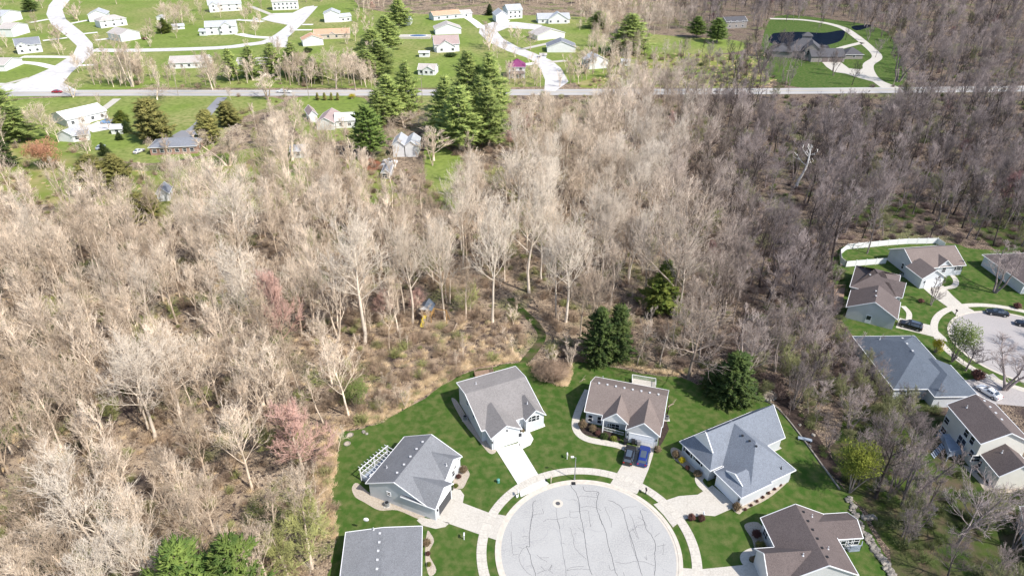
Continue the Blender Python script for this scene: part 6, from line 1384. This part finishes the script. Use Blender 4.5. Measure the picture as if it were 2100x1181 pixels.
# bare yard and roadside trees of the far neighbourhood, which half hide its houses
BOX = [(min(t[1][0], t[2][0]) - 3, min(t[1][1], t[2][1]) - 30, max(t[1][0], t[2][0]) + 3, max(t[1][1], t[2][1]) + 2) for t in FH if t[1][1] < 200]
def yard(n, x0, x1, y0, y1, h0, h1, keys, pb=.8):
    for _ in range(n):
        px, py = fr.uniform(x0, x1), fr.uniform(y0, y1); p_ = G(px, py); hh = fr.uniform(h0, h1); tx, ty = P(p_.x, p_.y, hh)
        if any(b[0] < px < b[2] and b[1] < py < b[3] for b in BOX): continue
        if any(b[0] < px < b[2] and ty < b[3] and py > b[1] for b in BOX) and fr.random() < pb: continue
        if any(pip(px, py, q) for q in STREETS): continue
        pts.append((p_.x, p_.y, hh, fr.choice(keys), px, py, False))
STREETS = [[(-60, 165), (30, 170), (105, 136), (150, 108), (135, 78), (100, 50), (92, 30), (98, 10), (112, -8), (155, -8), (132, 20), (140, 40), (172, 66), (194, 90), (198, 110), (176, 130), (150, 150), (134, 172), (160, 187), (-60, 192)], [(535, 36), (645, 10), (645, 24), (600, 75), (592, 100), (440, 106), (270, 112), (270, 98), (440, 92), (560, 78)], [(1120, 190), (1170, 168), (1152, 140), (1130, 120), (1030, 80), (1112, 62), (1112, 44), (980, 50), (980, 70), (1000, 90), (1080, 122), (1112, 150)], [(-60, 182), (2200, 178), (2200, 197), (-60, 200)]]
yard(110, 190, 780, 156, 180, 7, 15, ['round0', 'round1', 'multi0', 'multi1', 'thin1', 'lawn0', 'tall1'], .5)
yard(170, -40, 780, -5, 150, 6, 14, ['round0', 'lawn0', 'lawn1', 'multi0', 'round2'], .7)
yard(70, 1000, 1320, 30, 178, 6, 13, ['round0', 'lawn0', 'lawn1', 'multi0', 'thin1'], .8)
yard(60, 1180, 1620, 100, 180, 7, 15, ['round0', 'round1', 'multi0', 'multi1', 'round2', 'dark1'], .5)
yard(26, 1560, 1850, 40, 176, 7, 14, ['round2', 'multi1', 'dark1', 'thin0', 'round1'], .4)
yard(30, 1010, 1180, 165, 182, 5, 10, ['thin0', 'thin1', 'lawn1', 'multi0'], .5)
yard(12, 40, 620, 203, 330, 6, 12, ['round0', 'multi0', 'lawn0', 'round1'], .5)
yard(16, 640, 900, 280, 400, 7, 13, ['round0', 'multi0', 'lawn0', 'round1', 'tall0'], .5)
for _ in range(150):   # brushy slope between the two streets
    px, py = fr.uniform(1590, 1900), fr.uniform(640, 1180); p_ = G(px, py)
    if pip(px, py, [(1560, 640), (1700, 640), (1780, 780), (1880, 880), (2100, 1030), (2100, 1181), (1860, 1181), (1780, 1060), (1690, 900), (1600, 790)]) and not blocked(p_.x, p_.y, 6, fr): pts.append((p_.x, p_.y, fr.uniform(4, 9), fr.choice(['round0', 'round1', 'lawn0', 'olive', 'lawn1', 'round2']), px, py, True))
print('forest', len(pts))
vis = [p for p in pts if -60 < p[4] < 2160 and P(p[0], p[1], p[2])[1] < 1170]
vis.sort(key=lambda p: -p[2] / math.hypot(p[0], p[1], H)); near = set(id(p) for p in vis[:300])
REG = [('tall bare brown-grey tree among many alike in the left wood', 'bare trees of the left wood'), ('bare grey-brown tree among many alike in the dark right wood', 'bare trees of the right wood'), ('bare tree in the rough grass behind the cream house', 'bare trees in the rough grass at the lower right'), ('bare tree of the wood between trail and brown-roofed house', 'bare trees of the middle wood')]
far = []
for p in pts:
    if id(p) in near:
        if p[4] > 1690 and p[5] > 830: lab, grp = REG[2]
        elif p[6]: lab, grp = REG[1]
        elif p[4] > 900: lab, grp = REG[3]
        else: lab, grp = REG[0]
        if p[3].startswith('syc'): lab = lab.replace('bare', 'pale-barked bare', 1)
        if p[3] == 'olive': lab = lab.replace('bare', 'olive-budding', 1); 
        if p[3] == 'bud': lab = lab.replace('bare', 'pink-budding', 1)
        tr_ = tree(p[3], p[0], p[1], p[2], lab, group=grp + (', budding' if p[3] in ('olive', 'bud') else ', pale-barked' if p[3].startswith('syc') else '')); tr_.rotation_euler.x = fr.gauss(0, .045); tr_.rotation_euler.y = fr.gauss(0, .045)
    else: far.append(p)
keys = sorted(set(p[3] for p in far))
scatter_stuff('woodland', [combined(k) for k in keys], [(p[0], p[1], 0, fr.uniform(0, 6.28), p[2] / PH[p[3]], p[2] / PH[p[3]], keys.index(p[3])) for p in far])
# undergrowth
BR = [bush(201 + i, 90, r=1.5, hgt=1.6, w0=.02).mesh('brush%d' % i, M_brushtan) for i in range(3)] + [bush(211, 90, r=1.4, hgt=1.3, w0=.02, leaves=2, ls=.06).mesh('brush_olive', M_brushol), bush(212, 120, r=1.2, hgt=1.1, w0=.02, leaves=1, ls=.07).mesh('brush_green', M_brushol)]
TF = [tuft(221 + i, hgt=.8).mesh('tuft%d' % i, M_straw) for i in range(3)]
OPEN = [KEEP[i] for i in (0, 1, 2, 3, 4, 5, 6, 7, 8, 11, 12, 15)]
bp = []; gp = []
y = 38.0
while y < 420:
    s = 1.9 + max(0, y - 60) * .014; xw = (y * cs + H * sn) * .78; x = -xw
    while x < xw:
        a, b = x + fr.uniform(-.5, .5) * s, y + fr.uniform(-.5, .5) * s; x += s
        px, py = P(a, b)
        if not (-60 < px < 2160 and py < 1260): continue
        if any(pip(px, py, q) for q in OPEN) or 180 < py < 197 or trail_d(a, b) < 3.2: continue
        if px < 700 and math.sin(a * .3 + 2 * math.sin(b * .21)) < -.1 and fr.random() < .7: continue
        if not blocked_small(px, py, fr): 
            k = fr.random(); sc_ = fr.uniform(.5, 1.5) * (1.15 if y > 200 else 1)
            if 690 < px < 1180 and 640 < py < 880: sc_ *= 1.25
            bp.append((a, b, 0, fr.uniform(0, 6.28), sc_, sc_ * fr.uniform(.6, 1.1), (3 if k < .5 else 4) if (px > 1660 and py > 800 and k < .8) else 0 if k < .26 else 1 if k < .5 else 2 if k < .74 else 3 if k < .88 else 4))
    y += s
print('brush', len(bp))
SAP = [combined(k) for k in ('thin0', 'thin1', 'multi0', 'olive')]
for i in range(len(bp)):
    q_ = bp[i]
    if fr.random() < .16:
        k_ = fr.choice((0, 0, 1, 1, 2, 2, 3)); hh = fr.uniform(3, 6.5) * (.7 if k_ == 3 else 1); s_ = hh / PH[('thin0', 'thin1', 'multi0', 'olive')[k_]]
        bp.append((q_[0] + .8, q_[1], 0, q_[3], s_ * 1.3, s_, 5 + k_))
scatter_stuff('undergrowth', BR + SAP, bp)
EDGE = [(690, 1100), (682, 1050), (676, 1010), (680, 985), (690, 950), (688, 915), (700, 884), (745, 872), (800, 852), (872, 808), (940, 764), (985, 752), (1030, 744), (1066, 738)]
EDGE2 = [(1092, 755), (1120, 778), (1158, 792), (1172, 765), (1178, 738), (1265, 748), (1330, 762), (1400, 770)]
for ed, wdt in ((EDGE, 3.2), (EDGE2, 1.4)):
    L_ = spline([G(x_, y_).to_2d() for x_, y_ in ed], 12, False)
    for i in range(len(L_) - 1):
        d_ = L_[i + 1] - L_[i]; nn = Vector((-d_.y, d_.x)).normalized()
        for k in range(int(d_.length * wdt * 3.2) + 1):
            o_ = fr.random() ** 1.6 * wdt; p_ = L_[i] + d_ * fr.random() + nn * o_ * 1.0
            gp.append((p_.x, p_.y, 0, fr.uniform(0, 6.28), fr.uniform(.7, 1.3), fr.uniform(.5, 1.1), fr.randrange(3)))
for i in range(1500):   # straw in the wood's open spots
    px, py = fr.choice([(fr.uniform(690, 1100), fr.uniform(660, 860)), (fr.uniform(0, 700), fr.uniform(300, 1180)), (fr.uniform(1180, 1600), fr.uniform(100, 180))])
    if any(pip(px, py, q) for q in OPEN): continue
    p_ = G(px, py); gp.append((p_.x, p_.y, 0, 0, 1.2, fr.uniform(.6, 1.1), fr.randrange(3)))
scatter_stuff('dry_grass', TF, gp)
